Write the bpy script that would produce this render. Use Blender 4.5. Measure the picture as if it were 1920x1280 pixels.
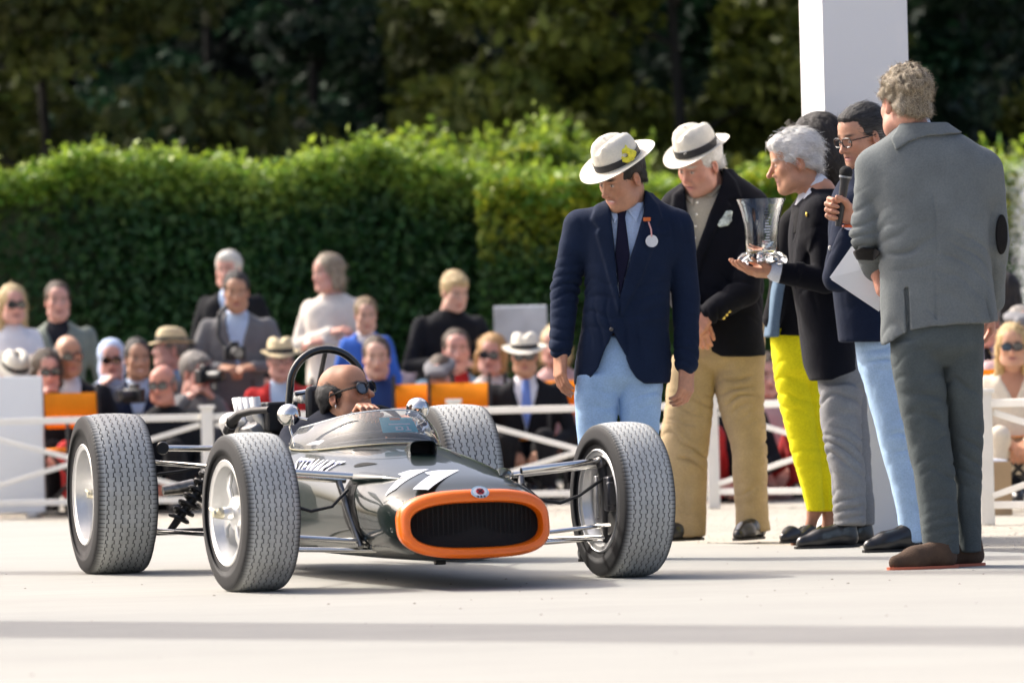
import bpy, bmesh, math, random
import numpy as np
from mathutils import Vector, Matrix

for o in list(bpy.data.objects):
    bpy.data.objects.remove(o)
SC = bpy.context.scene
COL = SC.collection

# ------------------------------------------------------------------ camera, sky, sun, exposure
FOC, CAM_H, HORIZON, ROLL = 9000.0, 0.75, 717.0, 0.0255
cam_data = bpy.data.cameras.new('camera')
cam = bpy.data.objects.new('camera', cam_data)
COL.objects.link(cam)
cam_data.sensor_width = 36.0
cam_data.lens = FOC / 1920 * 36.0
cam_data.clip_end = 2000.0
cam.matrix_world = (Matrix.Translation((0, 0, CAM_H))
                    @ Matrix.Rotation(math.pi / 2 + math.atan((HORIZON - 640) / FOC), 4, 'X')
                    @ Matrix.Rotation(-ROLL, 4, 'Z'))
cam_data.dof.use_dof = True
cam_data.dof.focus_distance = 18.7
cam_data.dof.aperture_fstop = 3.4
SC.camera = cam

SUN_AZ = math.atan2(-0.85, 0.53)        # towards the sun: left of the picture and a little behind it
SUN_EL = math.radians(43)
sun_dir = Vector((math.sin(SUN_AZ) * math.cos(SUN_EL), math.cos(SUN_AZ) * math.cos(SUN_EL), math.sin(SUN_EL)))
world = bpy.data.worlds.new('World')
SC.world = world
world.use_nodes = True
wn = world.node_tree
wn.nodes.clear()
sky = wn.nodes.new('ShaderNodeTexSky')
sky.sky_type = 'NISHITA'
sky.sun_disc = False
sky.sun_elevation = SUN_EL
sky.sun_rotation = SUN_AZ
sky.air_density = 0.6
sky.dust_density = 6.0
sky.ozone_density = 0.2
bg = wn.nodes.new('ShaderNodeBackground')
bg.inputs['Strength'].default_value = 0.15
wo = wn.nodes.new('ShaderNodeOutputWorld')
wn.links.new(sky.outputs[0], bg.inputs[0])
wn.links.new(bg.outputs[0], wo.inputs[0])

sd = bpy.data.lights.new('sun', 'SUN')
sd.energy = 1.75
sd.angle = math.radians(1.2)
sd.color = (1.0, 0.97, 0.90)
so = bpy.data.objects.new('sun', sd)
COL.objects.link(so)
so.rotation_euler = sun_dir.to_track_quat('Z', 'Y').to_euler()

SC.view_settings.view_transform = 'Standard'
SC.view_settings.look = 'None'
SC.view_settings.exposure = 1.2
SC.view_settings.gamma = 1.0
SC.render.engine = 'CYCLES'
SC.cycles.use_denoising = True
SC.cycles.max_bounces = 8
SC.cycles.transparent_max_bounces = 16
SC.cycles.caustics_reflective = False
SC.cycles.caustics_refractive = False

# ------------------------------------------------------------------ helpers
_cr, _sr = math.cos(ROLL), math.sin(ROLL)


def at(px, py, Y):
    """the point at distance Y that the photograph shows at pixel px, py"""
    x, y = px - 960, py - 640
    u, v = x * _cr - y * _sr, x * _sr + y * _cr
    return np.array([u / FOC * Y, Y, CAM_H - (v - (HORIZON - 640)) / FOC * Y])


def gnd(px, py, z=0.0):
    x, y = px - 960, py - 640
    v = x * _sr + y * _cr
    return at(px, py, (CAM_H - z) * FOC / (v - (HORIZON - 640)))


def link(o, parent=None):
    COL.objects.link(o)
    if parent is not None:
        o.parent = parent
    return o


def tag(o, label, cat, group=None, kind=None):
    o['label'] = label
    o['category'] = cat
    if group:
        o['group'] = group
    if kind:
        o['kind'] = kind
    return o


def thing(name, label, cat, loc=(0, 0, 0), rotz=0.0, group=None):
    o = bpy.data.objects.new(name, None)
    o.empty_display_size = 0.1
    COL.objects.link(o)
    o.location = loc
    o.rotation_euler = (0, 0, rotz)
    return tag(o, label, cat, group)


def mesh_np(name, V, Fq, smooth=True, col=None):
    """mesh from numpy verts (n,3) and faces (m,k) or a list of face arrays"""
    V = np.asarray(V, dtype=np.float32)
    if isinstance(Fq, np.ndarray):
        Fq = [Fq]
    Fq = [np.asarray(f, dtype=np.int32) for f in Fq if len(f)]
    me = bpy.data.meshes.new(name)
    me.vertices.add(len(V))
    me.vertices.foreach_set('co', V.ravel())
    nl = sum(f.size for f in Fq)
    npoly = sum(len(f) for f in Fq)
    me.loops.add(nl)
    me.loops.foreach_set('vertex_index', np.concatenate([f.ravel() for f in Fq]))
    me.polygons.add(npoly)
    tot = np.concatenate([np.full(len(f), f.shape[1], dtype=np.int32) for f in Fq])
    start = np.concatenate([[0], np.cumsum(tot)[:-1]]).astype(np.int32)
    me.polygons.foreach_set('loop_start', start)
    me.polygons.foreach_set('loop_total', tot)
    if smooth:
        me.polygons.foreach_set('use_smooth', np.ones(npoly, dtype=bool))
    me.update(calc_edges=True)
    me.validate()
    if col is not None:
        a = me.color_attributes.new('Col', 'FLOAT_COLOR', 'POINT')
        c = np.ones((len(V), 4), dtype=np.float32)
        c[:, :3] = col
        a.data.foreach_set('color', c.ravel())
    return me


def obj(name, me, mat, parent=None, loc=None):
    o = bpy.data.objects.new(name, me)
    if mat is not None and len(me.materials) == 0:
        me.materials.append(mat)
    link(o, parent)
    if loc is not None:
        o.location = loc
    return o


class MB:
    """collects simple shapes into one mesh"""
    def __init__(s):
        s.v, s.f = [], []

    def add(s, V, F):
        b = len(s.v)
        s.v += [tuple(p) for p in V]
        s.f += [tuple(i + b for i in f) for f in F]
        return s

    def box(s, c, size, R=None):
        c = np.array(c, float)
        h = np.array(size, float) / 2
        P = np.array([(x, y, z) for x in (-1, 1) for y in (-1, 1) for z in (-1, 1)]) * h
        if R is not None:
            P = P @ np.array(R).T
        return s.add(P + c, [(0, 1, 3, 2), (4, 6, 7, 5), (0, 4, 5, 1), (2, 3, 7, 6), (0, 2, 6, 4), (1, 5, 7, 3)])

    def bar(s, a, b, w, h, up=(0, 0, 1)):
        """square bar from a to b, w across, h along up"""
        a, b = np.array(a, float), np.array(b, float)
        d = b - a
        L = np.linalg.norm(d)
        d /= L
        u = np.array(up, float)
        u = u - d * (u @ d)
        u /= np.linalg.norm(u)
        r = np.cross(d, u)
        return s.box((a + b) / 2, (L, w, h), np.stack([d, r, u], 1))

    def tube(s, pts, rad, n=10, cap=True):
        pts = [np.array(p, float) for p in pts]
        if np.isscalar(rad):
            rad = [rad] * len(pts)
        rings = []
        ref = None
        for i, p in enumerate(pts):
            d = pts[min(i + 1, len(pts) - 1)] - pts[max(i - 1, 0)]
            d /= max(np.linalg.norm(d), 1e-9)
            if ref is None:
                ref = np.array([0, 0, 1.0]) if abs(d[2]) < .9 else np.array([1.0, 0, 0])
            u = ref - d * (ref @ d)
            u /= np.linalg.norm(u)
            ref = u
            w = np.cross(d, u)
            a = np.arange(n) * 2 * math.pi / n
            rings.append(p + rad[i] * (np.cos(a)[:, None] * u + np.sin(a)[:, None] * w))
        V = np.concatenate(rings)
        F = []
        for i in range(len(pts) - 1):
            for j in range(n):
                k = (j + 1) % n
                F.append((i * n + j, i * n + k, (i + 1) * n + k, (i + 1) * n + j))
        if cap:
            F.append(tuple(range(n))[::-1])
            F.append(tuple((len(pts) - 1) * n + j for j in range(n)))
        return s.add(V, F)

    def lathe(s, prof, n=32, axis='Z', c=(0, 0, 0), closed=False):
        """prof: list of (r, h)"""
        a = np.arange(n) * 2 * math.pi / n
        V = []
        for r, h in prof:
            if axis == 'Z':
                V.append(np.stack([r * np.cos(a), r * np.sin(a), np.full(n, h)], 1))
            elif axis == 'Y':
                V.append(np.stack([r * np.cos(a), np.full(n, h), -r * np.sin(a)], 1))
            else:
                V.append(np.stack([np.full(n, h), r * np.cos(a), r * np.sin(a)], 1))
        m = len(prof)
        F = []
        for i in range(m if closed else m - 1):
            i2 = (i + 1) % m
            for j in range(n):
                k = (j + 1) % n
                F.append((i * n + j, i * n + k, i2 * n + k, i2 * n + j))
        return s.add(np.concatenate(V) + np.array(c), F)

    def ball(s, c, r, n=16, m=10):
        r = np.array([r] * 3 if np.isscalar(r) else r, float)
        V = [(0, 0, 1)]
        for i in range(1, m):
            t = math.pi * i / m
            for j in range(n):
                p = 2 * math.pi * j / n
                V.append((math.sin(t) * math.cos(p), math.sin(t) * math.sin(p), math.cos(t)))
        V.append((0, 0, -1))
        F = []
        for j in range(n):
            k = (j + 1) % n
            F.append((0, 1 + j, 1 + k))
            for i in range(m - 2):
                F.append((1 + i * n + j, 1 + (i + 1) * n + j, 1 + (i + 1) * n + k, 1 + i * n + k))
            F.append((len(V) - 1, 1 + (m - 2) * n + k, 1 + (m - 2) * n + j))
        return s.add(np.array(V) * r + np.array(c), F)

    def mesh(s, name, smooth=True):
        me = bpy.data.meshes.new(name)
        me.from_pydata(s.v, [], s.f)
        bm = bmesh.new()
        bm.from_mesh(me)
        bmesh.ops.recalc_face_normals(bm, faces=bm.faces)
        bm.to_mesh(me)
        bm.free()
        if smooth:
            me.polygons.foreach_set('use_smooth', np.ones(len(me.polygons), dtype=bool))
            try:
                me.set_sharp_from_angle(angle=math.radians(38))
            except Exception:
                pass
        me.update()
        return me

    def build(s, name, mat, parent=None, smooth=True, bevel=0.0, loc=None):
        o = obj(name, s.mesh(name, smooth), mat, parent, loc)
        if bevel:
            m = o.modifiers.new('bevel', 'BEVEL')
            m.width = bevel
            m.segments = 2
            m.limit_method = 'ANGLE'
            m.angle_limit = math.radians(40)
        return o


MATS = {}


def M(name, col=(.5, .5, .5), rough=.6, metal=0.0, var=0.0, vscale=6.0, bump=0.0, bscale=80.0, attr=False,
      coat=0.0, spec=.5, sheen=0.0, stretch=None, var2=0.0, vscale2=60.0, rvar=0.0, trans=0.0):
    if name in MATS:
        return MATS[name]
    m = bpy.data.materials.new(name)
    MATS[name] = m
    m.use_nodes = True
    nt = m.node_tree
    N, L = nt.nodes, nt.links
    b = N['Principled BSDF']
    b.inputs['Roughness'].default_value = rough
    b.inputs['Metallic'].default_value = metal
    b.inputs['Specular IOR Level'].default_value = spec
    b.inputs['Base Color'].default_value = (*col, 1)
    if coat:
        b.inputs['Coat Weight'].default_value = coat
        b.inputs['Coat Roughness'].default_value = .03
    if sheen:
        b.inputs['Sheen Weight'].default_value = sheen
        b.inputs['Sheen Roughness'].default_value = .5
    tc = N.new('ShaderNodeTexCoord')
    src = tc.outputs['Object']
    if stretch:
        mp = N.new('ShaderNodeMapping')
        mp.inputs['Scale'].default_value = stretch
        L.new(src, mp.inputs[0])
        src = mp.outputs[0]
    cur = None
    if attr:
        ca = N.new('ShaderNodeVertexColor')
        ca.layer_name = 'Col'
        cur = ca.outputs[0]
    for vv, vs in ((var, vscale), (var2, vscale2)):
        if not vv:
            continue
        nz = N.new('ShaderNodeTexNoise')
        nz.inputs['Scale'].default_value = vs
        nz.inputs['Detail'].default_value = 5
        L.new(src, nz.inputs['Vector'])
        mr = N.new('ShaderNodeMapRange')
        mr.inputs[1].default_value = .3
        mr.inputs[2].default_value = .7
        mr.inputs[3].default_value = 1 - vv
        mr.inputs[4].default_value = 1 + vv
        L.new(nz.outputs[0], mr.inputs[0])
        mx = N.new('ShaderNodeVectorMath')
        mx.operation = 'SCALE'
        if cur is None:
            mx.inputs[0].default_value = col
        else:
            L.new(cur, mx.inputs[0])
        L.new(mr.outputs[0], mx.inputs['Scale'])
        cur = mx.outputs[0]
        if rvar and vs == vscale:
            m2 = N.new('ShaderNodeMapRange')
            m2.inputs[1].default_value = .3
            m2.inputs[2].default_value = .7
            m2.inputs[3].default_value = max(0, rough - rvar)
            m2.inputs[4].default_value = min(1, rough + rvar)
            L.new(nz.outputs[0], m2.inputs[0])
            L.new(m2.outputs[0], b.inputs['Roughness'])
    if cur is not None:
        L.new(cur, b.inputs['Base Color'])
    if bump:
        nb = N.new('ShaderNodeTexNoise')
        nb.inputs['Scale'].default_value = bscale
        nb.inputs['Detail'].default_value = 4
        L.new(src, nb.inputs['Vector'])
        bp = N.new('ShaderNodeBump')
        bp.inputs['Strength'].default_value = bump
        bp.inputs['Distance'].default_value = .012
        L.new(nb.outputs[0], bp.inputs['Height'])
        L.new(bp.outputs[0], b.inputs['Normal'])
    if trans:
        out = N['Material Output']
        tr = N.new('ShaderNodeBsdfTranslucent')
        ms = N.new('ShaderNodeMixShader')
        ms.inputs[0].default_value = trans
        if cur is not None:
            L.new(cur, tr.inputs[0])
        else:
            tr.inputs[0].default_value = (*col, 1)
        L.new(b.outputs[0], ms.inputs[1])
        L.new(tr.outputs[0], ms.inputs[2])
        L.new(ms.outputs[0], out.inputs[0])
    return m


def cloth(name, col, var=.10, rough=.88, sheen=.03, bump=.25, bscale=30.0, vscale=9.0):
    return M(name, col, rough, 0, var, vscale, min(bump, .14), 48.0, sheen=sheen, spec=.15, var2=.10, vscale2=150)


_rng = np.random.RandomState(7)
_NL = _rng.rand(32, 32, 32).astype(np.float32) * 2 - 1


def vnoise(P, scale, seed=0):
    """smooth value noise in -1..1; scale may be a vector (cells per metre)"""
    q = np.asarray(P, float) * np.asarray(scale, float) + seed * 7.31
    i = np.floor(q).astype(int)
    f = q - i
    f = f * f * (3 - 2 * f)
    r = 0
    for dx in (0, 1):
        wx = f[..., 0] if dx else 1 - f[..., 0]
        for dy in (0, 1):
            wy = f[..., 1] if dy else 1 - f[..., 1]
            for dz in (0, 1):
                wz = f[..., 2] if dz else 1 - f[..., 2]
                r = r + wx * wy * wz * _NL[(i[..., 0] + dx) & 31, (i[..., 1] + dy) & 31, (i[..., 2] + dz) & 31]
    return r


def rotz(a):
    c, s = math.cos(a), math.sin(a)
    return np.array([[c, -s, 0], [s, c, 0], [0, 0, 1.0]])


def rotx(a):
    c, s = math.cos(a), math.sin(a)
    return np.array([[1.0, 0, 0], [0, c, -s], [0, s, c]])


def roty(a):
    c, s = math.cos(a), math.sin(a)
    return np.array([[c, 0, s], [0, 1.0, 0], [-s, 0, c]])


def polygon_mesh(name, pts, thick_vec):
    """flat polygon (3-D points) extruded along thick_vec"""
    P = [np.array(p, float) for p in pts]
    n = len(P)
    t = np.array(thick_vec, float)
    mb = MB()
    F = [tuple(range(n)), tuple(range(2 * n - 1, n - 1, -1))]
    for i in range(n):
        j = (i + 1) % n
        F.append((i, j, n + j, n + i))
    mb.add(P + [p + t for p in P], F)
    return mb

# ------------------------------------------------------------------ setting: ground, stage, pillars
def ground_mat():
    m = M('gravel_ground', (.38, .35, .295), .95, var=.10, vscale=1.3, bump=.9, bscale=45, var2=.20, vscale2=38)
    return m


gm = MB().add([(-400, -60, -.004), (400, -60, -.004), (400, 700, -.004), (-400, 700, -.004)], [(0, 1, 2, 3)])
g = gm.build('ground', ground_mat(), smooth=False)
g['kind'] = 'structure'

stage_m = M('stage_carpet', (.322, .316, .288), .9, var=.045, vscale=1.1, bump=.10, bscale=350, var2=.045, vscale2=9,
            stretch=(.30, 1.6, 1))
edge = [(-9, 38.6), (2.03, 19.4), (6.5, 11.6), (6.5, -4), (-14, -4), (-14, 38.6)]
sm = MB()
n = len(edge)
sm.add([(x, y, .012) for x, y in edge] + [(x, y, -.02) for x, y in edge],
       [tuple(range(n))[::-1]] + [(i, (i + 1) % n, n + (i + 1) % n, n + i) for i in range(n)])
st = sm.build('pavement', stage_m, smooth=False)
st['kind'] = 'structure'

# pale pebbles scattered over the gravel strip, each a few centimetres
rng = np.random.RandomState(3)
ico = np.array([(0, 0, 1), (.9, 0, .1), (.2, .85, .1), (-.8, .4, .1), (-.6, -.7, .1), (.4, -.8, .1)])
icf = np.array([(0, 1, 2), (0, 2, 3), (0, 3, 4), (0, 4, 5), (0, 5, 1)])
PV, PF = [], []
for i in range(9000):
    x, y = rng.uniform(-6, 6), rng.uniform(19.6, 31)
    if y < 23.0 - 1.74 * x + .12:
        continue
    r = rng.uniform(.006, .016)
    a = rng.uniform(0, 6.3)
    q = (ico * np.array([r, r * rng.uniform(.6, 1), r * rng.uniform(.4, .8)])) @ rotz(a).T + np.array([x, y, -.004])
    PF.append(icf + len(PV) * 6)
    PV.append(q)
peb = obj('gravel', mesh_np('gravel', np.concatenate(PV), np.concatenate(PF), False),
          M('pebble', (.42, .39, .33), .9, var=.35, vscale=9))
tag(peb, 'pale loose gravel between the carpet and the white fence', 'gravel', kind='stuff')

white_paint = M('white_pillar_paint', (.80, .80, .80), .5, var=.02, vscale=.8, bump=.03, bscale=30)
TH = 0.30


def pillar(name, label, x, y, w, d, h, rz):
    o = thing(name, label, 'pillar', (x, y, .012), rz, 'white pillars of the stage')
    MB().box((0, 0, h / 2), (w, d, h)).build('shaft', white_paint, o, False, .004)
    return o


# the pillar behind the speakers; two more of the stage stand left of the picture and throw the long bands of shade
pillar('pillar', 'tall white square pillar behind the men with the microphone and the paper', 1.585, 21.78, .398, .398, 6.6, .20)
pillar('pillar', 'broad white pillar left of the picture, casting the wide foreground shadow', -4.72, 17.13, .62, .62, 8.5, .1)
pillar('pillar', 'slim white pillar left of the picture, casting the narrow shadow', -5.2, 21.9, .26, .26, 8.5, .1)

# white board at the left edge
pn = at(40, 962, 29.6)
bo = thing('display_board', 'plain white display board at the left edge before the fence', 'board', (pn[0], 29.6, 0), 0)
MB().box((-.16, 0, .445), (.62, .05, .84)).build('panel', M('board_white', (.80, .82, .84), .45, var=.02, vscale=3), bo, False, .006)
for sx in (-.40, .08):
    MB().box((sx, 0, .0126), (.06, .34, .025)).build('foot', M('board_foot', (.55, .55, .55), .5), bo, False, .004)
mk = MB().box((-.262, -.0265, .33), (.012, .003, .03))
mk.build('mark', M('dark_mark', (.05, .05, .06), .5), bo, False)

# ------------------------------------------------------------------ white cross-braced fence
fence_m = M('fence_white_paint', (.82, .80, .74), .5, var=.05, vscale=5, bump=.12, bscale=40)


def fence(pts, label, first_post=True, last_post=True):
    P = [np.array([x, y, 0.0]) for x, y in pts]
    root = thing('fence', label, 'fence', tuple(P[0]), 0, 'white cross-braced fences')
    o0 = P[0]
    H = .62
    for i, p in enumerate(P):
        if (i == 0 and not first_post) or (i == len(P) - 1 and not last_post):
            continue
        q = p - o0
        b = MB().box((q[0], q[1], H / 2 + .01), (.07, .07, H + .02)).box((q[0], q[1], H + .03), (.095, .095, .022))
        b.build('post', fence_m, root, False, .004)
    for i in range(len(P) - 1):
        a, b = P[i] - o0, P[i + 1] - o0
        d = (b - a) / np.linalg.norm(b - a)
        a, b = a + d * .045, b - d * .045
        nrm = np.array([d[1], -d[0], 0])
        up = np.array([0, 0, 1.0])
        MB().bar(a + up * (H - .03), b + up * (H - .03), .03, .040).build('top_rail', fence_m, root, False, .004)
        MB().bar(a + up * .095, b + up * .095, .03, .036).build('bottom_rail', fence_m, root, False, .004)
        MB().bar(a + up * .14 + nrm * .012, b + up * (H - .075) + nrm * .012, .018, .030).build('brace', fence_m, root, False, .003)
        MB().bar(a + up * (H - .075) - nrm * .012, b + up * .14 - nrm * .012, .018, .030).build('brace', fence_m, root, False, .003)
    return root


def fx(px, Y):
    return (px - 960 - (-100) * 0) / FOC * Y


fence([(fx(-90, 29.3), 29.3), (fx(385, 28.9), 28.9), (fx(848, 28.4), 28.4), (fx(1331, 27.6), 27.6), (fx(1790, 26.6), 26.6)],
      'long white wooden fence with crossed braces behind the racing car')
fence([(fx(1842, 23.4), 23.4), (fx(2340, 22.6), 22.6)], 'short white fence section with crossed braces at the right edge')

# ------------------------------------------------------------------ hedge and woodland
def leaves(centres, size, rs, colf=None, flat=0.0, aspect=.55, normals=None):
    """leaf-shaped rhombic faces at the given points, random orientation; returns V, F, colours"""
    n = len(centres)
    a = rs.normal(size=(n, 3))
    if normals is not None:
        a = a * .75 + normals
    a /= np.linalg.norm(a, axis=1)[:, None]
    t = rs.normal(size=(n, 3))
    t[:, 2] += flat
    t -= a * (t * a).sum(1)[:, None]
    t /= np.linalg.norm(t, axis=1)[:, None]
    b = np.cross(a, t)
    s = (size * rs.uniform(.6, 1.35, n))[:, None]
    V = np.stack([centres - t * s, centres + b * s * aspect + a * s * .12, centres + t * s, centres - b * s * aspect + a * s * .12], 1)
    F = np.arange(4 * n).reshape(n, 4)
    return V.reshape(-1, 3), F


def leaf_obj(name, centres, size, rs, cols, mat, parent, flat=0.0, aspect=.55, normals=None):
    V, F = leaves(centres, size, rs, flat=flat, aspect=aspect, normals=normals)
    o = obj(name, mesh_np(name, V, F, False, np.repeat(cols, 4, axis=0)), mat, parent)
    return o


leaf_m = M('leaf', (.08, .13, .03), .5, attr=True, var=.18, vscale=3, spec=.35, trans=.38)
leaf_dark = M('leaf_dark', (.03, .05, .02), .6, attr=True, var=.3, vscale=.9, spec=.25, trans=.22)
bark = M('bark', (.012, .011, .009), .9, var=.3, vscale=4, bump=.8, bscale=14)


def hedge(label, x0, x1, y, depth, top, rs, nleaf, size, core_col, topc, facec, shoots=0, shoot_h=.3):
    """clipped hedge: dark woody core, leafy skin, loose shoots on top"""
    root = thing('hedge', label, 'hedge', ((x0 + x1) / 2, y, 0), 0)
    cx = (x0 + x1) / 2
    nx = int((x1 - x0) / .4) + 2
    xs = np.linspace(x0 + .05, x1 - .05, nx)
    mb = MB()
    V, F = [], []
    for i, x in enumerate(xs):
        h = top(x) - .22
        V += [(x - cx, .22, 0), (x - cx, .22, h), (x - cx, depth - .1, h), (x - cx, depth - .1, 0)]
        if i:
            a = 4 * (i - 1)
            F += [(a + j, a + (j + 1) % 4, a + 4 + (j + 1) % 4, a + 4 + j) for j in range(4)]
    F += [(0, 1, 2, 3), tuple(4 * (nx - 1) + j for j in (3, 2, 1, 0))]
    mb.add(V, F)
    mb.build('branches', M('hedge_core', (.035, .05, .022), 1, var=.4, vscale=5, bump=1, bscale=18), root, False)
    # face leaves and top leaves
    nf = int(nleaf * .6)
    x = rs.uniform(x0, x1, nf)
    tp = np.array([top(v) for v in x])
    z = rs.uniform(0.05, 1, nf) ** .9 * tp
    lump = vnoise(np.stack([x, z, 0 * x], 1), (1.1, 0, 1.4), 3) * .16 + vnoise(np.stack([x, z, 0 * x], 1), (3, 0, 3), 5) * .09
    yy = .10 + lump + rs.uniform(-.08, .14, nf)
    p1 = np.stack([x - cx, yy, z], 1)
    n1 = np.tile(np.array([0, -1.0, .35]), (nf, 1))
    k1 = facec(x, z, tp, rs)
    nt = nleaf - nf
    x = rs.uniform(x0, x1, nt)
    tp = np.array([top(v) for v in x])
    yd = rs.uniform(0, depth, nt)
    zz = tp - .14 + rs.uniform(-.12, .18, nt) * (.5 + .8 * rs.rand(nt)) + vnoise(np.stack([x, yd, 0 * x], 1), (2.2, 2.2, 0), 9) * .11
    p2 = np.stack([x - cx, yd, zz], 1)
    n2 = np.tile(np.array([0, -.25, 1.0]), (nt, 1))
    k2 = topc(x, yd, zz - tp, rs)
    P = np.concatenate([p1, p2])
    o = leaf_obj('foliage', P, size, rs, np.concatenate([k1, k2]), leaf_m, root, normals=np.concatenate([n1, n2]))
    o['kind'] = 'stuff'
    if shoots:
        C, K = [], []
        for i in range(shoots):
            x = rs.uniform(x0, x1)
            yb = rs.uniform(.05, depth * .8)
            h = shoot_h * rs.uniform(.4, 1.0) ** 1.2
            lean = rs.uniform(-.25, .25, 2)
            m = max(6, int(h / .03))
            t = np.linspace(0, 1, m)
            b = np.stack([x - cx + lean[0] * t * h, yb + lean[1] * t * h, top(x) - .08 + t * h], 1) + rs.normal(0, .022, (m, 3))
            C.append(b)
            K.append(topc(np.full(m, x), b[:, 1], np.full(m, .1), rs) * 1.12)
        s_ = leaf_obj('shoot', np.concatenate(C), size * .95, rs, np.concatenate(K), leaf_m, root, flat=.7)
        s_['kind'] = 'stuff'
    return root


rs = np.random.RandomState(11)


def mixc(a, b, t):
    return np.array(a)[None] * (1 - t[:, None]) + np.array(b)[None] * t[:, None]


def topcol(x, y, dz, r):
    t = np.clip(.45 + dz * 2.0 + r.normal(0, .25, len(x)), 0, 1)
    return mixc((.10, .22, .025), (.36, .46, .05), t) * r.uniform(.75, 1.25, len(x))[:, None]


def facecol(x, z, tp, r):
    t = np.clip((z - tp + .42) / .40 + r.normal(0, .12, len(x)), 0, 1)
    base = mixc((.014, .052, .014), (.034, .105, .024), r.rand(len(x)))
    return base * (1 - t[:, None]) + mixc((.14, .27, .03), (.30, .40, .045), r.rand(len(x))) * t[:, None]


_tlx = np.array([-11, -5.2, -3.9, -2.9, -2.1, -1.15, -.25, .6])
_tlz = np.array([2.45, 2.46, 2.40, 2.60, 2.38, 2.58, 2.34, 2.30])


def top_left(x):
    t = sum(np.interp(x + o, _tlx, _tlz) for o in (-.3, -.15, 0, .15, .3)) / 5
    return float(t) + .03 * math.sin(x * 5.3 + 1) + .025 * math.sin(x * 11.0)


def top_right(x):
    return 2.27 + .04 * math.sin(x * 4.0) + .03 * math.sin(x * 9.0 + 2)


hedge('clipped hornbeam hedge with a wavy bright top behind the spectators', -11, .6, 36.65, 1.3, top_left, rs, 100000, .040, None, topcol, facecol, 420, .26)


def facecol2(x, z, tp, r):  # lighter and yellower leaves: young growth, and sunlight put into the colour
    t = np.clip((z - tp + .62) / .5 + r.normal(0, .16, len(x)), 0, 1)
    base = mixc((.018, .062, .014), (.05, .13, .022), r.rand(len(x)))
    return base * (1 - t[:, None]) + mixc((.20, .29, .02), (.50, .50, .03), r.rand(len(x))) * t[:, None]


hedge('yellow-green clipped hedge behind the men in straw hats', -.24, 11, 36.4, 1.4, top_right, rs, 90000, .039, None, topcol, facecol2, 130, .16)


def top_bush(x):
    return 2.46 + .18 * math.cos((x - .05) * 1.5) + .08 * math.sin(x * 6)


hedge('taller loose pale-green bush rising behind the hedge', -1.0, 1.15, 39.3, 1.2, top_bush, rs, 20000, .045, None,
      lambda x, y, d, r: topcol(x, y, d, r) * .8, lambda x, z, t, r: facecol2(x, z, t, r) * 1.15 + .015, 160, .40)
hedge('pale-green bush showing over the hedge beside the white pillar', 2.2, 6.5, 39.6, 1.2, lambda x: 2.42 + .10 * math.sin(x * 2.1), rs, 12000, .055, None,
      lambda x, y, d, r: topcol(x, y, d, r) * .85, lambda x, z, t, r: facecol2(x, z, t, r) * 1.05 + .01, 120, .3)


def tree(label, x, y, h, rad, rs, cols, n, size, cat='tree', name='broadleaf_tree', low=.8, conifer=False, drop=.25, mat=None):
    root = thing(name, label, cat, (x, y, 0), 0, 'trees behind the hedge')
    tr = MB()
    pts, rr = [], []
    for i in range(7):
        t = i / 6
        pts.append((.12 * math.sin(3 * t + x), .1 * math.cos(4 * t + y), h * .82 * t - .05 * (i == 0)))
        rr.append(.21 * (1 - .8 * t) + (.07 if i == 0 else 0))
    tr.tube(pts, [q * .45 for q in rr], 9)
    clumps = []
    for i in range(40 if not conifer else 60):
        t = rs.uniform(0, 1) ** 1.5
        if conifer:
            z = low + (h - low) * t
            r = rad * (1.02 - t) * rs.uniform(.55, 1.0)
            cr = rs.uniform(.35, .75) * (1.15 - .6 * t)
        else:
            z = low + (h - low) * (.12 + .83 * t)
            r = rad * math.sqrt(max(.05, 1 - (2 * t - .85) ** 2 * .75)) * rs.uniform(.35, .95)
            cr = rs.uniform(.55, 1.05) * rad * .34
        a = rs.uniform(0, 2 * math.pi)
        c = np.array([r * math.cos(a), r * math.sin(a), z])
        clumps.append((c, cr))
        if i % 2 == 0:
            s0 = np.array([0, 0, max(.3, z - r * .45)])
            tr.tube([s0, (s0 + c) / 2 + np.array([0, 0, .1]), c], [.03, .022, .010], 6)
    tr.build('trunk', bark, root)
    C, K = [], []
    n = int(n * 2.2)
    size = size * 1.15
    per = n // len(clumps)
    for c, cr in clumps:
        d = rs.normal(size=(per, 3))
        d /= np.linalg.norm(d, axis=1)[:, None]
        rad_ = cr * rs.uniform(.35, 1.05, per) ** .6
        p = c + d * rad_[:, None] * np.array([1.1, 1.1, .8])
        p += vnoise(p, 1.7, 4)[:, None] * .15
        if conifer:
            p[:, 2] -= np.hypot(p[:, 0], p[:, 1]) * drop
        C.append(p)
        k = mixc(cols[0], cols[1], np.clip(rs.normal(.45, .28, per), 0, 1))
        K.append(k * rs.uniform(.75, 1.3) * rs.uniform(.7, 1.25, per)[:, None])
    C, K = np.concatenate(C), np.concatenate(K)
    ok = C[:, 2] > .25
    o = leaf_obj('crown', C[ok], size, rs, K[ok], mat or leaf_dark, root)
    o['kind'] = 'stuff'
    return root


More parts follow.
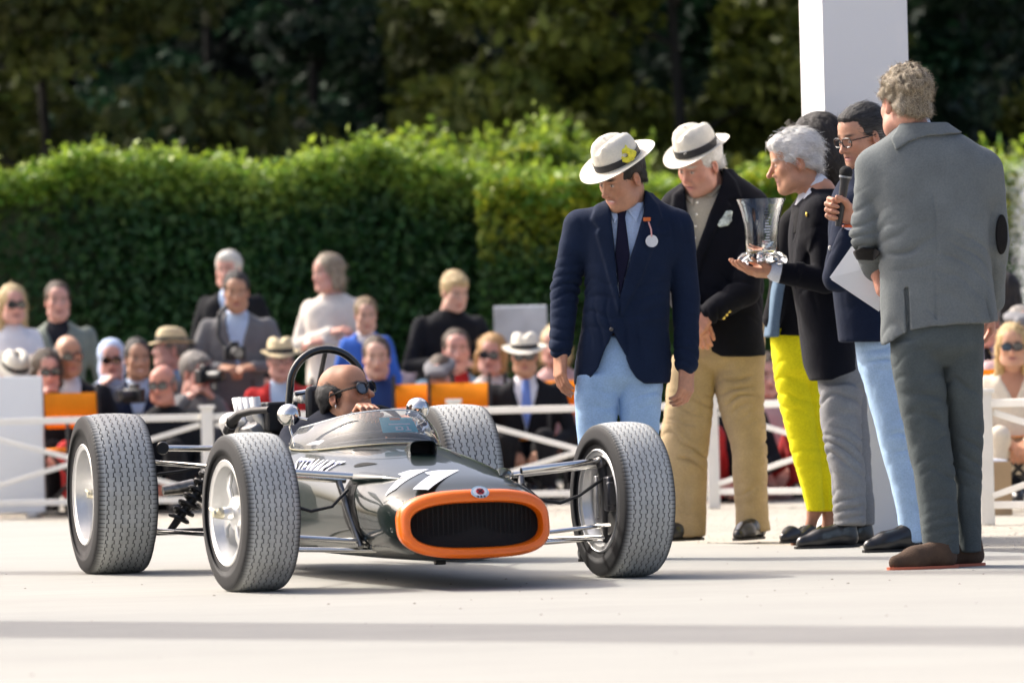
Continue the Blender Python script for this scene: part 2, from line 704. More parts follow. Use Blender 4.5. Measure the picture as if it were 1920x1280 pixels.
dk = ((.012, .028, .015), (.032, .064, .032))
ol = ((.045, .065, .010), (.15, .17, .028))
ol2 = ((.026, .042, .011), (.085, .10, .022))
gr = ((.011, .042, .020), (.032, .092, .042))
tree('olive-brown broad tree at the far left above the hedge', -4.6, 48, 7.6, 2.5, rs, ol2, 9000, .085, low=.3)
tree('green tree filling the top left corner', -6.0, 53, 10.5, 3.0, rs, gr, 8000, .09, low=.8)
tree('dark conifer left of the middle with drooping branches', -2.0, 52, 11, 2.6, rs, dk, 9000, .08, name='conifer_tree', conifer=True, low=.4)
tree('blue-green conifer in the gap left of the white-haired spectator', -3.4, 57, 12, 2.6, rs, gr, 8000, .08, name='conifer_tree', conifer=True, low=.4)
tree('dark conifer directly above the middle of the hedge', -.3, 54, 12, 2.8, rs, dk, 9000, .08, name='conifer_tree', conifer=True, low=.4)
tree('sunlit olive-yellow tree above the men in straw hats', 1.7, 47, 8.6, 2.6, rs, ol, 13000, .085, low=.8)
tree('small olive tree left of the sunlit one', .15, 50, 6.2, 1.5, rs, ol2, 5000, .08, low=.3)
tree('dark green tree beside the left face of the white pillar', 3.0, 50, 9, 2.0, rs, gr, 7000, .085, low=1)
tree('dark conifer right of the white pillar', 4.75, 50, 11, 2.2, rs, dk, 8000, .08, name='conifer_tree', conifer=True, low=.4)
tree('yellow-green tree in the top right corner', 6.2, 47, 8.5, 1.7, rs, ol, 6500, .08, low=.8)
tree('tall dark tree behind the sunlit olive tree', 2.6, 58, 12, 3.2, rs, dk, 8000, .1, low=1)

# the wood behind them, one dark mass
xw = rs.uniform(-22, 22, 60000)
zw = rs.uniform(.1, 13, 60000)
yw = 62 + rs.uniform(0, 3.5, 60000) + vnoise(np.stack([xw, zw, 0 * xw], 1), (.35, 0, .35), 2) * 1.6
ww = leaf_obj('woodland', np.stack([xw, yw, zw], 1), .15, rs, mixc((.007, .013, .008), (.016, .028, .016), rs.rand(60000)), leaf_dark, None)
tag(ww, 'dense dark woodland filling the background behind the single trees', 'woodland', kind='stuff')
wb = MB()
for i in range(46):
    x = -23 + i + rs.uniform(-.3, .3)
    wb.box((x, 67 + (i % 3) * .4, 7), (1.5, .6, 14))  # shade of the deep wood, put into near-black slabs
bk = wb.build('woodland', M('wood_shade_black', (.008, .011, .008), 1, var=.5, vscale=.6), None, False)
tag(bk, 'near-black slabs giving the unlit depth of the wood between trees', 'woodland', kind='stuff')

# a tree line added out of view behind the camera, to darken the car's reflections
xw = rs.uniform(-60, 60, 16000)
zw = rs.uniform(.1, 11, 16000)
yw = -34 - rs.uniform(0, 3, 16000)
w3 = leaf_obj('woodland', np.stack([xw, yw, zw], 1), .42, rs, mixc((.012, .024, .012), (.03, .05, .022), rs.rand(16000)), leaf_dark, None)
tag(w3, 'added line of trees behind the photographer, unseen, darkening the car reflections', 'woodland', kind='stuff')

# grit dropped on the carpet
GV, GF = [], []
for i in range(110):
    x, y = rs.uniform(-2.4, 2.4), rs.uniform(12.5, 21)
    if y > 22.7 - 1.74 * x:
        continue
    r = rs.uniform(.003, .009)
    q = (ico * np.array([r, r * rs.uniform(.5, 1), r * .5])) @ rotz(rs.uniform(0, 6)).T + np.array([x, y, .0122])
    GF.append(icf + len(GV) * 6)
    GV.append(q)
gt_ = obj('grit', mesh_np('grit', np.concatenate(GV), np.concatenate(GF), False), M('grit_dark', (.14, .12, .10), .9, var=.5, vscale=3))
tag(gt_, 'small dark grit scattered over the pale carpet', 'grit', kind='stuff')

# ------------------------------------------------------------------ the racing car
CAR = thing('racing_car', 'dark green open-wheel racing car with orange nose ring and number 11', 'racing car',
            (-.304, 17.8, .012), -(math.pi / 2 - TH))

paint = M('racing_green_paint', (.006, .014, .012), .34, 0, .05, 3, coat=.62, spec=.12)
orange = M('orange_gloss', (.92, .165, .003), .28, coat=.25, var=.03, vscale=6)
black = M('black_satin', (.012, .012, .013), .45, var=.25, vscale=9)
rubber_hose = M('black_rubber', (.015, .015, .015), .6)
chrome = M('polished_metal', (.78, .76, .72), .14, 1.0, var=.08, vscale=12, rvar=.05)
alloy = M('cast_alloy', (.72, .72, .71), .36, .85, var=.06, vscale=18, bump=.05, bscale=90)
steel = M('dark_steel', (.20, .20, .20), .35, .9, var=.25, vscale=20)
white_ink = M('white_lettering', (.82, .83, .86), .35, coat=.5)
blue_ink = M('blue_lettering', (.10, .14, .42), .4)

# body sections: x, half width, top, bottom, height of widest line, upper and lower exponents
SEC = np.array([
    (.600, .272, .347, .124, .235, 2.95, 3.1),
    (.530, .282, .357, .114, .238, 2.85, 3.0),
    (.400, .297, .385, .100, .250, 2.8, 2.9),
    (.200, .315, .425, .092, .268, 2.35, 2.7),
    (.000, .333, .458, .090, .290, 2.3, 2.8),
    (-.300, .348, .500, .088, .320, 2.2, 2.9),
    (-.600, .357, .530, .088, .335, 2.2, 3.0),
    (-1.00, .366, .553, .088, .345, 2.25, 3.0),
    (-1.40, .366, .560, .090, .345, 2.3, 3.0),
    (-1.62, .350, .545, .100, .340, 2.3, 3.0),
])


def sec(x):
    """cubic (Catmull-Rom style) interpolation of the section table"""
    X = SEC[:, 0]
    x = float(np.clip(x, X[-1], X[0]))
    i = int(np.clip(np.searchsorted(-X, -x) - 1, 0, len(X) - 2))
    h = X[i + 1] - X[i]
    t = (x - X[i]) / h

    def slope(k):
        if k == 0:
            return (SEC[1] - SEC[0]) / (X[1] - X[0])
        if k == len(X) - 1:
            return (SEC[-1] - SEC[-2]) / (X[-1] - X[-2])
        return (SEC[k + 1] - SEC[k - 1]) / (X[k + 1] - X[k - 1])
    a, b, ma, mb_ = SEC[i], SEC[i + 1], slope(i) * h, slope(i + 1) * h
    return (2 * t**3 - 3 * t**2 + 1) * a + (t**3 - 2 * t**2 + t) * ma + (-2 * t**3 + 3 * t**2) * b + (t**3 - t**2) * mb_


def body_pt(x, a, out=0.0):
    """point of the body skin at station x, section angle a (0 = left side, pi/2 = top, pi = right side)"""
    _, w, zt, zb, zm, nu, nl = sec(x)
    w, zt, zb = w + out, zt + out, zb - out
    c, s = math.cos(a), math.sin(a)
    nn = nu if s >= 0 else nl
    y = w * math.copysign(abs(c) ** (2 / nn), c)
    z = zm + (zt - zm) * abs(s) ** (2 / nn) if s >= 0 else zm - (zm - zb) * abs(s) ** (2 / nn)
    return np.array([x, y, z])


def body_top(x, y, out=0.0):
    """skin height above plan point x, y"""
    _, w, zt, zb, zm, nu, nl = sec(x)
    w, zt = w + out, zt + out
    return zm + (zt - zm) * max(0.0, 1 - abs(y / w) ** nu) ** (1 / nu)


def body_side_y(x, z, out=0.0):
    """half width of the skin at height z"""
    _, w, zt, zb, zm, nu, nl = sec(x)
    w, zt, zb = w + out, zt + out, zb - out
    if z >= zm:
        return w * max(0.0, 1 - abs((z - zm) / (zt - zm)) ** nu) ** (1 / nu)
    return w * max(0.0, 1 - abs((zm - z) / (zm - zb)) ** nl) ** (1 / nl)


nx_, na_ = 90, 72
xs_ = np.linspace(.585, -1.62, nx_)
angs = np.arange(na_) * 2 * math.pi / na_
V = np.array([body_pt(x, a) for x in xs_ for a in angs])
kf = np.clip((V[:, 0] - .30) / .285, 0, 1) ** 1.5            # the front of the shell follows the bowed ring
V[:, 0] += kf * (-(V[:, 2] - .235) * .22 - .9 * V[:, 1] ** 2 - .062)
F = []
for i in range(nx_ - 1):
    for j in range(na_):
        k = (j + 1) % na_
        F.append((i * na_ + j, i * na_ + k, (i + 1) * na_ + k, (i + 1) * na_ + j))
F.append(tuple(range(na_))[::-1])
F.append(tuple((nx_ - 1) * na_ + j for j in range(na_)))
bmb = MB().add(V, F)
body = bmb.build('body', paint, CAR)
# cockpit opening cut out of the shell
cm = MB()
ce = np.arange(40) * 2 * math.pi / 40
cx_, ca_, cb_ = -1.06, .46, .245
ring = [(cx_ + ca_ * math.copysign(abs(math.cos(t)) ** .8, math.cos(t)), cb_ * math.copysign(abs(math.sin(t)) ** .8, math.sin(t))) for t in ce]
cm.add([(x, y, .16) for x, y in ring] + [(x, y, .9) for x, y in ring],
       [tuple(range(40))[::-1], tuple(range(40, 80))] + [(i, (i + 1) % 40, 40 + (i + 1) % 40, 40 + i) for i in range(40)])
cut = cm.build('cutter', black, None, False)
bm_ = body.modifiers.new('cut', 'BOOLEAN')
bm_.operation = 'DIFFERENCE'
bm_.object = cut
body.data.materials.append(black)
bpy.context.view_layer.update()
cut.parent = CAR
bpy.context.view_layer.update()
dg = bpy.context.evaluated_depsgraph_get()
nm = bpy.data.meshes.new_from_object(body.evaluated_get(dg))
body.modifiers.clear()
body.data = nm
nm.polygons.foreach_set('use_smooth', np.ones(len(nm.polygons), dtype=bool))
nm.set_sharp_from_angle(angle=math.radians(35))
if len(nm.materials) < 2:
    nm.materials.append(black)
for p in nm.polygons:
    c = p.center
    if abs(c.y) < .2449 and -1.52 < c.x < -.6 and c.z < body_top(c.x, c.y) - .02:
        p.material_index = 1
bpy.data.objects.remove(cut)
# cockpit rim, a padded black edge
rp = [(x, y, body_top(x, y) + .002) for x, y in ring]
MB().tube(rp + rp[:2], .0065, 8, False).build('cockpit_rim', black, CAR)

# orange nose ring and black mesh
rm = MB()
na2 = 80
prof = [(-.05, .003, 0), (-.015, .008, 0), (.012, .0075, 0), (.023, .002, 0), (.030, -.005, 0), (.032, -.016, 0), (.027, -.026, 0), (.012, -.031, 0), (-.03, -.032, 0)]
RV = []
for dx, out, _ in prof:
    for j in range(na2):
        a = 2 * math.pi * j / na2
        p = body_pt(.575, a, out)
        tilt = -(p[2] - .235) * .22
        bow = -.9 * p[1] ** 2
        RV.append((.555 + dx + tilt + bow + .02, p[1], p[2] - .008 * min(1, max(0, -out / .03)) * (1 if p[2] > .235 else .2)))
RF = [(i * na2 + j, i * na2 + (j + 1) % na2, (i + 1) * na2 + (j + 1) % na2, (i + 1) * na2 + j) for i in range(len(prof) - 1) for j in range(na2)]
rm.add(RV, RF).build('nose_ring', orange, CAR)
gv = [(.55 - (p[2] - .235) * .22 - .9 * p[1] ** 2, p[1], p[2]) for p in [body_pt(.575, 2 * math.pi * j / na2, -.031) for j in range(na2)]]
gvm = MB().add(gv + [(.548, 0, .235)], [(j, (j + 1) % na2, na2) for j in range(na2)])
grille_m = M('radiator_black', (.005, .005, .005), .9, var=.2, vscale=30, bump=.5, bscale=260)
grille = gvm.build('grille', grille_m, CAR)
gb = MB()
for i in range(25):
    y = -.212 + .0177 * i
    hh = (1 - (abs(y) / .222) ** 2.9) ** (1 / 2.9) * .058
    gb.box((.5500 - .9 * y * y, y, .230), (.003, .003, 2 * hh + .05))
gb.build('grille_bar', M('bar_black', (.006, .006, .006), .85), grille, False)

# air scoop ahead of the screen
scx = -.13
sp = []
for dx, w, hh, lift in ((-.16, .030, .006, .000), (-.08, .043, .026, .010), (-.01, .0505, .034, .022), (.006, .052, .036, .024)):
    ringp = []
    for j in range(32):
        a = 2 * math.pi * j / 32
        c, s = math.cos(a), math.sin(a)
        ringp.append((scx + dx, w * math.copysign(abs(c) ** .55, c), body_top(scx + dx, 0) + lift - .006 + hh * math.copysign(abs(s) ** .55, s)))
    sp += ringp
inn = [(x - .004, y * .90, (z - (body_top(scx, 0) + .018)) * .88 + body_top(scx, 0) + .018) for x, y, z in sp[-32:]]
deep = [(x - .06, y, z) for x, y, z in inn]
sc_ = MB().add(sp + inn, [(i * 32 + j, i * 32 + (j + 1) % 32, (i + 1) * 32 + (j + 1) % 32, (i + 1) * 32 + j) for i in range(4) for j in range(32)])
scoop = sc_.build('air_scoop', paint, CAR)
MB().add(inn + deep, [(j, (j + 1) % 32, 32 + (j + 1) % 32, 32 + j) for j in range(32)] + [tuple(range(32, 64))]).build('scoop_throat', M('throat_black', (.006, .006, .006), .9), scoop)

# slots (small dark louvres) in the scuttle
for (x, y, l, w, r) in ((-.40, -.140, .17, .036, .38), (-.20, .15, .20, .026, -.12), (-.145, -.218, .13, .028, .45)):
    pts = []
    for t in np.linspace(0, 2 * math.pi, 18, endpoint=False):
        u, v = l / 2 * math.cos(t), w / 2 * math.sin(t) * (1 - .6 * math.cos(t))
        X, Y = x + u * math.cos(r) - v * math.sin(r), y + u * math.sin(r) + v * math.cos(r)
        pts.append((X, Y, body_top(X, Y, .0018)))
    MB().add(pts, [tuple(range(18))]).build('louvre', M('throat_black'), CAR, False)

# number 11: two painted strokes on the right of the nose, following the skin
def plan_decal(name, quads, mat, parent, out=.0022, n=10):
    """quads: list of 4 plan corners (x, y); subdivided and laid on the skin"""
    mb = MB()
    for q in quads:
        q = [np.array(p, float) for p in q]
        P = []
        for i in range(n + 1):
            for j in range(n + 1):
                u, v = i / n, j / n
                p = (q[0] * (1 - u) + q[1] * u) * (1 - v) + (q[3] * (1 - u) + q[2] * u) * v
                P.append((p[0], p[1], body_top(p[0], p[1], out)))
        mb.add(P, [(i * (n + 1) + j, (i + 1) * (n + 1) + j, (i + 1) * (n + 1) + j + 1, i * (n + 1) + j + 1) for i in range(n) for j in range(n)])
    return mb.build(name, mat, parent)


NUM = [
    [[(.324, -.279), (.336, -.242), (.180, -.070), (.150, -.135)], [(.150, -.135), (.160, -.182), (.190, -.180), (.196, -.158)]],
    [[(.427, -.203), (.480, -.160), (.221, .035), (.214, -.045)], [(.214, -.045), (.225, -.098), (.262, -.098), (.268, -.072)]],
]
for q in NUM:
    plan_decal('number_mark', q, white_ink, body)

# side lettering, white with a blue edge
def side_text(txt, x0, x1, z0, z1, slant, mat, out, extra=0.0):
    cu = bpy.data.curves.new('txt', 'FONT')
    cu.body = txt
    cu.offset = extra
    cu.resolution_u = 3
    to = bpy.data.objects.new('txt', cu)
    COL.objects.link(to)
    bpy.context.view_layer.update()
    me = bpy.data.meshes.new_from_object(to.evaluated_get(bpy.context.evaluated_depsgraph_get()))
    bpy.data.objects.remove(to)
    bm = bmesh.new()
    bm.from_mesh(me)
    for _ in range(1):
        bmesh.ops.triangulate(bm, faces=bm.faces)
        bmesh.ops.subdivide_edges(bm, edges=bm.edges, cuts=1, use_grid_fill=True)
    return bm, me


def lay_text(txt, x0, x1, z0, z1, slant, mat, parent, out, grow, name):
    bm, me = side_text(txt, x0, x1, z0, z1, slant, mat, out, grow)
    xs = [v.co.x for v in bm.verts]
    ys = [v.co.y for v in bm.verts]
    lx, hx, ly, hy = min(xs), max(xs), min(ys), max(ys)
    for v in bm.verts:
        u, w = (v.co.x - lx) / (hx - lx), (v.co.y - ly) / (hy - ly)
        xb, xt = x0 + (x1 - x0) * u, x0 - .05 + (x1 - x0 + .11) * u
        x = xb * (1 - w) + xt * w
        z = z0 + (z1 - z0) * w - .012 * u * w
        v.co = (x, -body_side_y(x, z, out), z)
    bm.to_mesh(me)
    bm.free()
    return obj(name, me, mat, parent)


lay_text('STEWART', -.745, -.365, .412, .472, .10, white_ink, body, .0056, .004, 'lettering')
lay_text('STEWART', -.754, -.372, .406, .470, .10, blue_ink, body, .0028, .016, 'lettering_edge')
# small pale sponsor strip under the mirror
sv = []
for i in range(13):
    for z in (.520, .545):
        x = -.98 + .24 * i / 12
        zz = min(z, sec(x)[2] - .004)
        sv.append((x, -body_side_y(x, zz - .012, .0025), zz - .012))
MB().add(sv, [(2 * i, 2 * i + 2, 2 * i + 3, 2 * i + 1) for i in range(12)]).build('pale_strip', M('strip_pink', (.75, .66, .68), .4, var=.25, vscale=40), body)

# badge at the top of the ring
bd = thing_part = None


def disc(c, nrm, r, n=24, squash=1.0, thick=.002):
    nrm = np.array(nrm, float) / np.linalg.norm(nrm)
    u = np.cross((0, 0, 1.0), nrm)
    u /= np.linalg.norm(u)
    w = np.cross(nrm, u)
    c = np.array(c, float)
    P = [c + r * (math.cos(t) * u + squash * math.sin(t) * w) for t in np.arange(n) * 2 * math.pi / n]
    return polygon_mesh('d', P, nrm * thick)


bn = (.78, 0, .62)
bc = np.array([.592, .0, .348])
nb_ = np.array(bn) / np.linalg.norm(bn)
badge = disc(bc, bn, .034, 28, .78).build('badge', M('badge_sky', (.45, .62, .72), .3, coat=.5), CAR, False)
disc(bc + nb_ * .0022, bn, .025, 24, .8).build('badge_white', white_ink, badge, False)
disc(bc + nb_ * .0043, bn, .0155, 20, .85).build('badge_red', M('badge_red', (.52, .03, .03), .4), badge, False)
bu = np.cross((0, 0, 1.0), nb_)
bu /= np.linalg.norm(bu)
bw = np.cross(nb_, bu)
xm = MB()
for sgn in (-1, 1):
    d_ = (bu * .7071 * sgn + bw * .7071)
    xm.bar(bc + nb_ * .0072 - d_ * .014, bc + nb_ * .0072 + d_ * .014, .004, .001, up=tuple(nb_))
xm.build('badge_cross', M('badge_dark', (.02, .02, .03), .4), badge, False)
for k in range(3):
    c0 = bc + bu * (-.012 + .012 * k) - bw * .0225 + nb_ * .0046
    MB().box(c0, (.0016, .006, .0075), np.stack([nb_, bu, bw], 1)).build('badge_letter', M('badge_dark'), badge, False)

# rivets along the lower flank and joint line
rv = MB()
for i in range(46):
    x = .33 - .034 * i
    rv.ball((x, -body_side_y(x, .155, .0), .155), (.003, .003, .003), 6, 4)
for i in range(9):
    rv.ball((.02 - .006 * i, -body_side_y(.02 - .006 * i, .18 + .024 * i), .18 + .024 * i), .0028, 6, 4)
ro = rv.build('rivet', steel, body)
ro['kind'] = 'stuff'
# black inboard suspension recess on each flank
for s in (-1, 1):
    P, Fc = [], []
    zs = np.linspace(.15, .395, 12)
    for i, z in enumerate(zs):
        t = i / 11
        xa = .085 - .12 * t
        wdt = .028 + .035 * math.sin(math.pi * min(1, t * 1.1)) + .02 * t
        for x in (xa - wdt, xa, xa + wdt):
            P.append((x, s * body_side_y(x, z, .0022), z))
        if i:
            a = 3 * (i - 1)
            Fc += [(a, a + 1, a + 4, a + 3), (a + 1, a + 2, a + 5, a + 4)]
    MB().add(P, Fc).build('damper_recess', M('throat_black'), CAR)
    MB().tube([(.11, s * .315, .15), (.03, s * .335, .27), (-.04, s * .352, .385)], .013, 10).build('damper', steel, CAR)
    # raised fairing over the top link
    fm = MB()
    fr = []
    for dx, r in ((.22, .006), (.12, .022), (0, .033), (-.05, .034)):
        for j in range(16):
            a = 2 * math.pi * j / 16
            fr.append((.03 + dx, s * (body_side_y(.03 + dx, .395) - .006) + r * math.cos(a), .395 + r * .8 * math.sin(a)))
    fm.add(fr, [(i * 16 + j, i * 16 + (j + 1) % 16, (i + 1) * 16 + (j + 1) % 16, (i + 1) * 16 + j) for i in range(3) for j in range(16)] + [tuple(range(48, 64))])
    fm.build('link_fairing', paint, CAR)

# ---- windscreen
def screen_pt(phi, t):
    """phi: 0 at the front, +-pi at the rear; t 0 base to 1 top"""
    c, s = math.cos(phi), math.sin(phi)
    bx, by = -1.02 + .60 * c, .275 * math.copysign(abs(s) ** .85, s)
    if c < 0:
        bx = -1.02 + .22 * c
    base = np.array([bx, by, body_top(bx, by) + .004])
    h = .128 * (1 - .62 * (abs(phi) / 2.05) ** 2.2)
    lean = .62 * h / .10
    top = np.array([bx - .155 * max(c, -.2) * (h / .128), by * (1 - .20 * h / .128), base[2] + h])
    mid = (base + top) / 2 + np.array([.018 * c, .022 * s, .012])
    return (1 - t) ** 2 * base + 2 * t * (1 - t) * mid + t * t * top


glass_m = bpy.data.materials.new('clear_perspex')
glass_m.use_nodes = True
gn = glass_m.node_tree
gn.nodes.clear()
o_ = gn.nodes.new('ShaderNodeOutputMaterial')
gt = gn.nodes.new('ShaderNodeBsdfTransparent')
gt.inputs[0].default_value = (.93, .95, .94, 1)
gg = gn.nodes.new('ShaderNodeBsdfGlossy')
gg.inputs['Roughness'].default_value = .03
gg.inputs[0].default_value = (1, 1, 1, 1)
gf = gn.nodes.new('ShaderNodeFresnel')
gf.inputs[0].default_value = 1.34
gd = gn.nodes.new('ShaderNodeBsdfDiffuse')
gd.inputs[0].default_value = (.8, .82, .82, 1)
gm1 = gn.nodes.new('ShaderNodeMixShader')
gm2 = gn.nodes.new('ShaderNodeMixShader')
gm1.inputs[0].default_value = .12  # pale haze mixed into the colour: sky reflections, plus fine scratches
gn.links.new(gt.outputs[0], gm1.inputs[1])
gn.links.new(gd.outputs[0], gm1.inputs[2])
gn.links.new(gf.outputs[0], gm2.inputs[0])
gn.links.new(gm1.outputs[0], gm2.inputs[1])
gn.links.new(gg.outputs[0], gm2.inputs[2])
gn.links.new(gm2.outputs[0], o_.inputs[0])
PH = np.linspace(-2.05, 2.05, 61)
wv = [screen_pt(p, t) for p in PH for t in np.linspace(0, 1, 9)]
wf = [(i * 9 + j, (i + 1) * 9 + j, (i + 1) * 9 + j + 1, i * 9 + j + 1) for i in range(60) for j in range(8)]
screen = MB().add(wv, wf).build('windscreen', glass_m, CAR)
MB().tube([screen_pt(p, 0) + np.array([0, 0, .001]) for p in PH], .0032, 6).build('screen_seal', M('brass_seal', (.30, .27, .16), .45), screen)
MB().tube([screen_pt(p, 1) for p in PH], .0028, 6).build('screen_lip', M('screen_edge', (.70, .74, .75), .25), screen)
# turquoise pass stuck inside the screen
sp_ = []
for i in range(7):
    for j in range(5):
        p = screen_pt(-.17 + .44 * i / 6, .30 + .45 * j / 4)
        sp_.append(p + np.array([-.0055, 0, 0]))
MB().add(sp_, [(i * 5 + j, (i + 1) * 5 + j, (i + 1) * 5 + j + 1, i * 5 + j + 1) for i in range(6) for j in range(4)]).build(
    'screen_pass', M('pass_turquoise', (.03, .50, .58), .5), screen)


def on_pass(u0, u1, v0, v1, name, mat):
    P = []
    for i in range(3):
        for j in range(3):
            u, v = u0 + (u1 - u0) * i / 2, v0 + (v1 - v0) * j / 2
            P.append(screen_pt(-.17 + .44 * u, .30 + .45 * v) + np.array([-.0040, 0, 0]))
    MB().add(P, [(0, 3, 4, 1), (3, 6, 7, 4), (1, 4, 5, 2), (4, 7, 8, 5)]).build(name, mat, screen)


on_pass(.30, .55, .80, .97, 'pass_emblem', M('pass_orange', (.75, .22, .08), .5))
on_pass(.22, .80, .48, .56, 'pass_line', white_ink)
# the two signs on the pass: D and 1
on_pass(.36, .40, .12, .36, 'pass_letter', white_ink)
on_pass(.40, .50, .30, .36, 'pass_letter', white_ink)
on_pass(.40, .50, .12, .18, 'pass_letter', white_ink)
on_pass(.48, .53, .15, .33, 'pass_letter', white_ink)
on_pass(.64, .70, .12, .36, 'pass_letter', white_ink)
on_pass(.58, .76, .10, .15, 'pass_letter', white_ink)

# dashboard hoop, steering wheel
MB().tube([(-.74, .235 * math.cos(a), .50 + .055 * math.sin(a)) for a in np.linspace(0, math.pi, 15)], .012, 8).build('dash_hoop', black, CAR)
sw = MB()
SWc = np.array([-.86, 0, .535])
swu, swv = np.array([0, 1.0, 0]), np.array([.42, 0, .907])
sw.tube([SWc + .135 * (math.cos(t) * swu + math.sin(t) * swv) for t in np.linspace(0, 2 * math.pi, 33)], .011, 8, False)
for t in (0, 2.1, 4.2):
    sw.bar(SWc, SWc + .13 * (math.cos(t + .5) * swu + math.sin(t + .5) * swv), .02, .004, up=(1, 0, -.4))
sw.build('steering_wheel', black, CAR)

# roll hoop with rear stay
hp = []
for t in np.linspace(-.12, 1.12, 31):
    a = math.pi * (1 - min(max(t, 0), 1))
    z = .745 + .145 * math.sin(a) if 0 <= t <= 1 else .745 - (abs(t - .5) - .5) * 2.2
    y = .150 * math.cos(a)
    if t < 0 or t > 1:
        y = math.copysign(.150 + (abs(t - .5) - .5) * .25, y)
    hp.append((-1.50, y, z))
MB().tube(hp, .0155, 14).build('roll_hoop', M('roll_hoop_black', (.018, .02, .02), .2, .3, coat=.6), CAR)
MB().tube([(-1.50, .0, .888), (-1.98, .05, .56)], .010, 10).build('hoop_stay', black, CAR)
MB().box((-1.455, 0, .66), (.05, .20, .17)).build('head_rest', black, CAR, True, .02)

# mirrors
for s in (-1, 1):
    mc = np.array([-1.10, s * .262, .634 if s < 0 else .645])
    mm = MB()
    prof = [(.0, .060), (.020, .055), (.034, .042), (.0425, .022), (.0445, .0), (.0445, -.012), (.040, -.016), (.0, -.014)]
    mm.lathe(prof, 28, 'X', mc)
    mir = mm.build('mirror', chrome, CAR)
    MB().tube([mc + np.array([0, 0, -.04]), mc + np.array([.0, -s * .01, -.075]), (mc[0] + .03, s * .25, body_top(mc[0] + .03, .25))], .0045, 8).build('mirror_stalk', chrome, mir)
    MB().tube([mc + np.array([.03, -s * .035, -.012]), mc + np.array([.05, -s * .062, -.02])], .005, 8).build('mirror_bolt', chrome, mir)

# ---- tyres with cut tread
def tyre_mesh(R, hw, rim_r, n_groove, pitch_n, seed):
    NT = pitch_n * 14
    th = np.arange(NT) * 2 * math.pi / NT
    MT = 190
    t = np.linspace(-1, 1, MT)
    crown = R - .010 * np.abs(t) ** 2.6
    yy = t * hw * .90
    T, TH_ = np.meshgrid(t, th)
    ph = TH_ * pitch_n / (2 * math.pi)
    groove = np.zeros_like(T)
    gpos = np.linspace(-.74, .74, n_groove)
    sp_ = gpos[1] - gpos[0]
    for gi, g0 in enumerate(gpos):
        pg = ph + (gi % 2) * .5
        saw = np.clip(np.sin(2 * math.pi * pg) * 2.2, -1, 1)
        gl = g0 + saw * .12 * sp_
        groove = np.maximum(groove, np.clip(1.5 - np.abs(T - gl) / .0125, 0, 1))
        for off_, lo_, hi_ in ((.0, 0, .26), (.5, -.26, 0)):
            fr = (pg + off_) % 1.0
            sip = np.minimum(fr, 1 - fr)
            side = (T - gl > lo_ * sp_) & (T - gl < hi_ * sp_)
            groove = np.maximum(groove, np.where(side, np.clip(1.35 - sip / .05, 0, 1) * .7, 0))
    edge_ = np.abs(T) > .84
    fr = (ph * 2.0) % 1.0
    sip = np.minimum(fr, 1 - fr)
    groove = np.maximum(groove, np.where(edge_, np.clip(1.3 - sip / .09, 0, 1), 0))
    Rr = crown[None, :] - groove * .0048
    # side walls (profile continues inward on each side)
    side = [(.955, R - .016), (.99, R - .030), (1.02, R - .055), (1.03, R - .080), (1.01, (R + rim_r) / 2), (.96, rim_r + .022), (.92, rim_r + .006), (.88, rim_r - .004)]
    Pr = [(-a * hw, r) for a, r in side[::-1]]
    Po = [(a * hw, r) for a, r in side]
    m = len(side)
    Yc = np.concatenate([np.tile([p[0] for p in Pr], (NT, 1)), np.tile(yy, (NT, 1)), np.tile([p[0] for p in Po], (NT, 1))], 1)
    Rc = np.concatenate([np.tile([p[1] for p in Pr], (NT, 1)), Rr, np.tile([p[1] for p in Po], (NT, 1))], 1)
    # flat where it stands on the ground
    ANG = np.tile(th[:, None], (1, Yc.shape[1]))
    X = Rc * np.cos(ANG)
    Z = Rc * np.sin(ANG)
    lim = -(R - .006)
    squash = Z < lim
    Yc = np.where(Z < -R * .82, Yc * (1 + .035 * (-Z / R - .82) / .18), Yc)
    Z = np.where(squash, lim + (Z - lim) * .05, Z)
    Vv = np.stack([X, Yc, Z], -1).reshape(-1, 3)
    W = Yc.shape[1]
    i = np.arange(NT)[:, None]
    j = np.arange(W - 1)[None, :]
    i2 = (i + 1) % NT
    Fq = np.stack([i * W + j, i * W + j + 1, i2 * W + j + 1, i2 * W + j], -1).reshape(-1, 4)
    c = np.zeros((NT, W, 3))
    tread = np.zeros((NT, W))
    tread[:, m:m + MT] = 1 - np.clip(groove * 1.6, 0, 1)
    nz = vnoise(Vv, 26, seed).reshape(NT, W) * .5 + vnoise(Vv, 90, seed + 1).reshape(NT, W) * .5
    shoulder = np.zeros((NT, W))
    shoulder[:, m:m + MT] = np.clip((1 - np.abs(t)) / .16, 0, 1)[None]
    k = tread * (.22 + .78 * shoulder) * (1 + .14 * nz)
    c[:] = np.array([.016, .016, .017]) + k[..., None] * (np.array([.46, .465, .445]) - .016)
    return mesh_np('tyre', Vv, Fq, True, np.clip(c.reshape(-1, 3), .01, 1))


rubber = M('tyre_rubber', (.2, .2, .2), .72, attr=True, var=.07, vscale=30, spec=.35)
TYF = tyre_mesh(.2935, .104, .188, 7, 56, 1)
TYR = tyre_mesh(.3300, .126, .200, 7, 54, 5)
for me_ in (TYF, TYR):
    me_.materials.append(rubber)


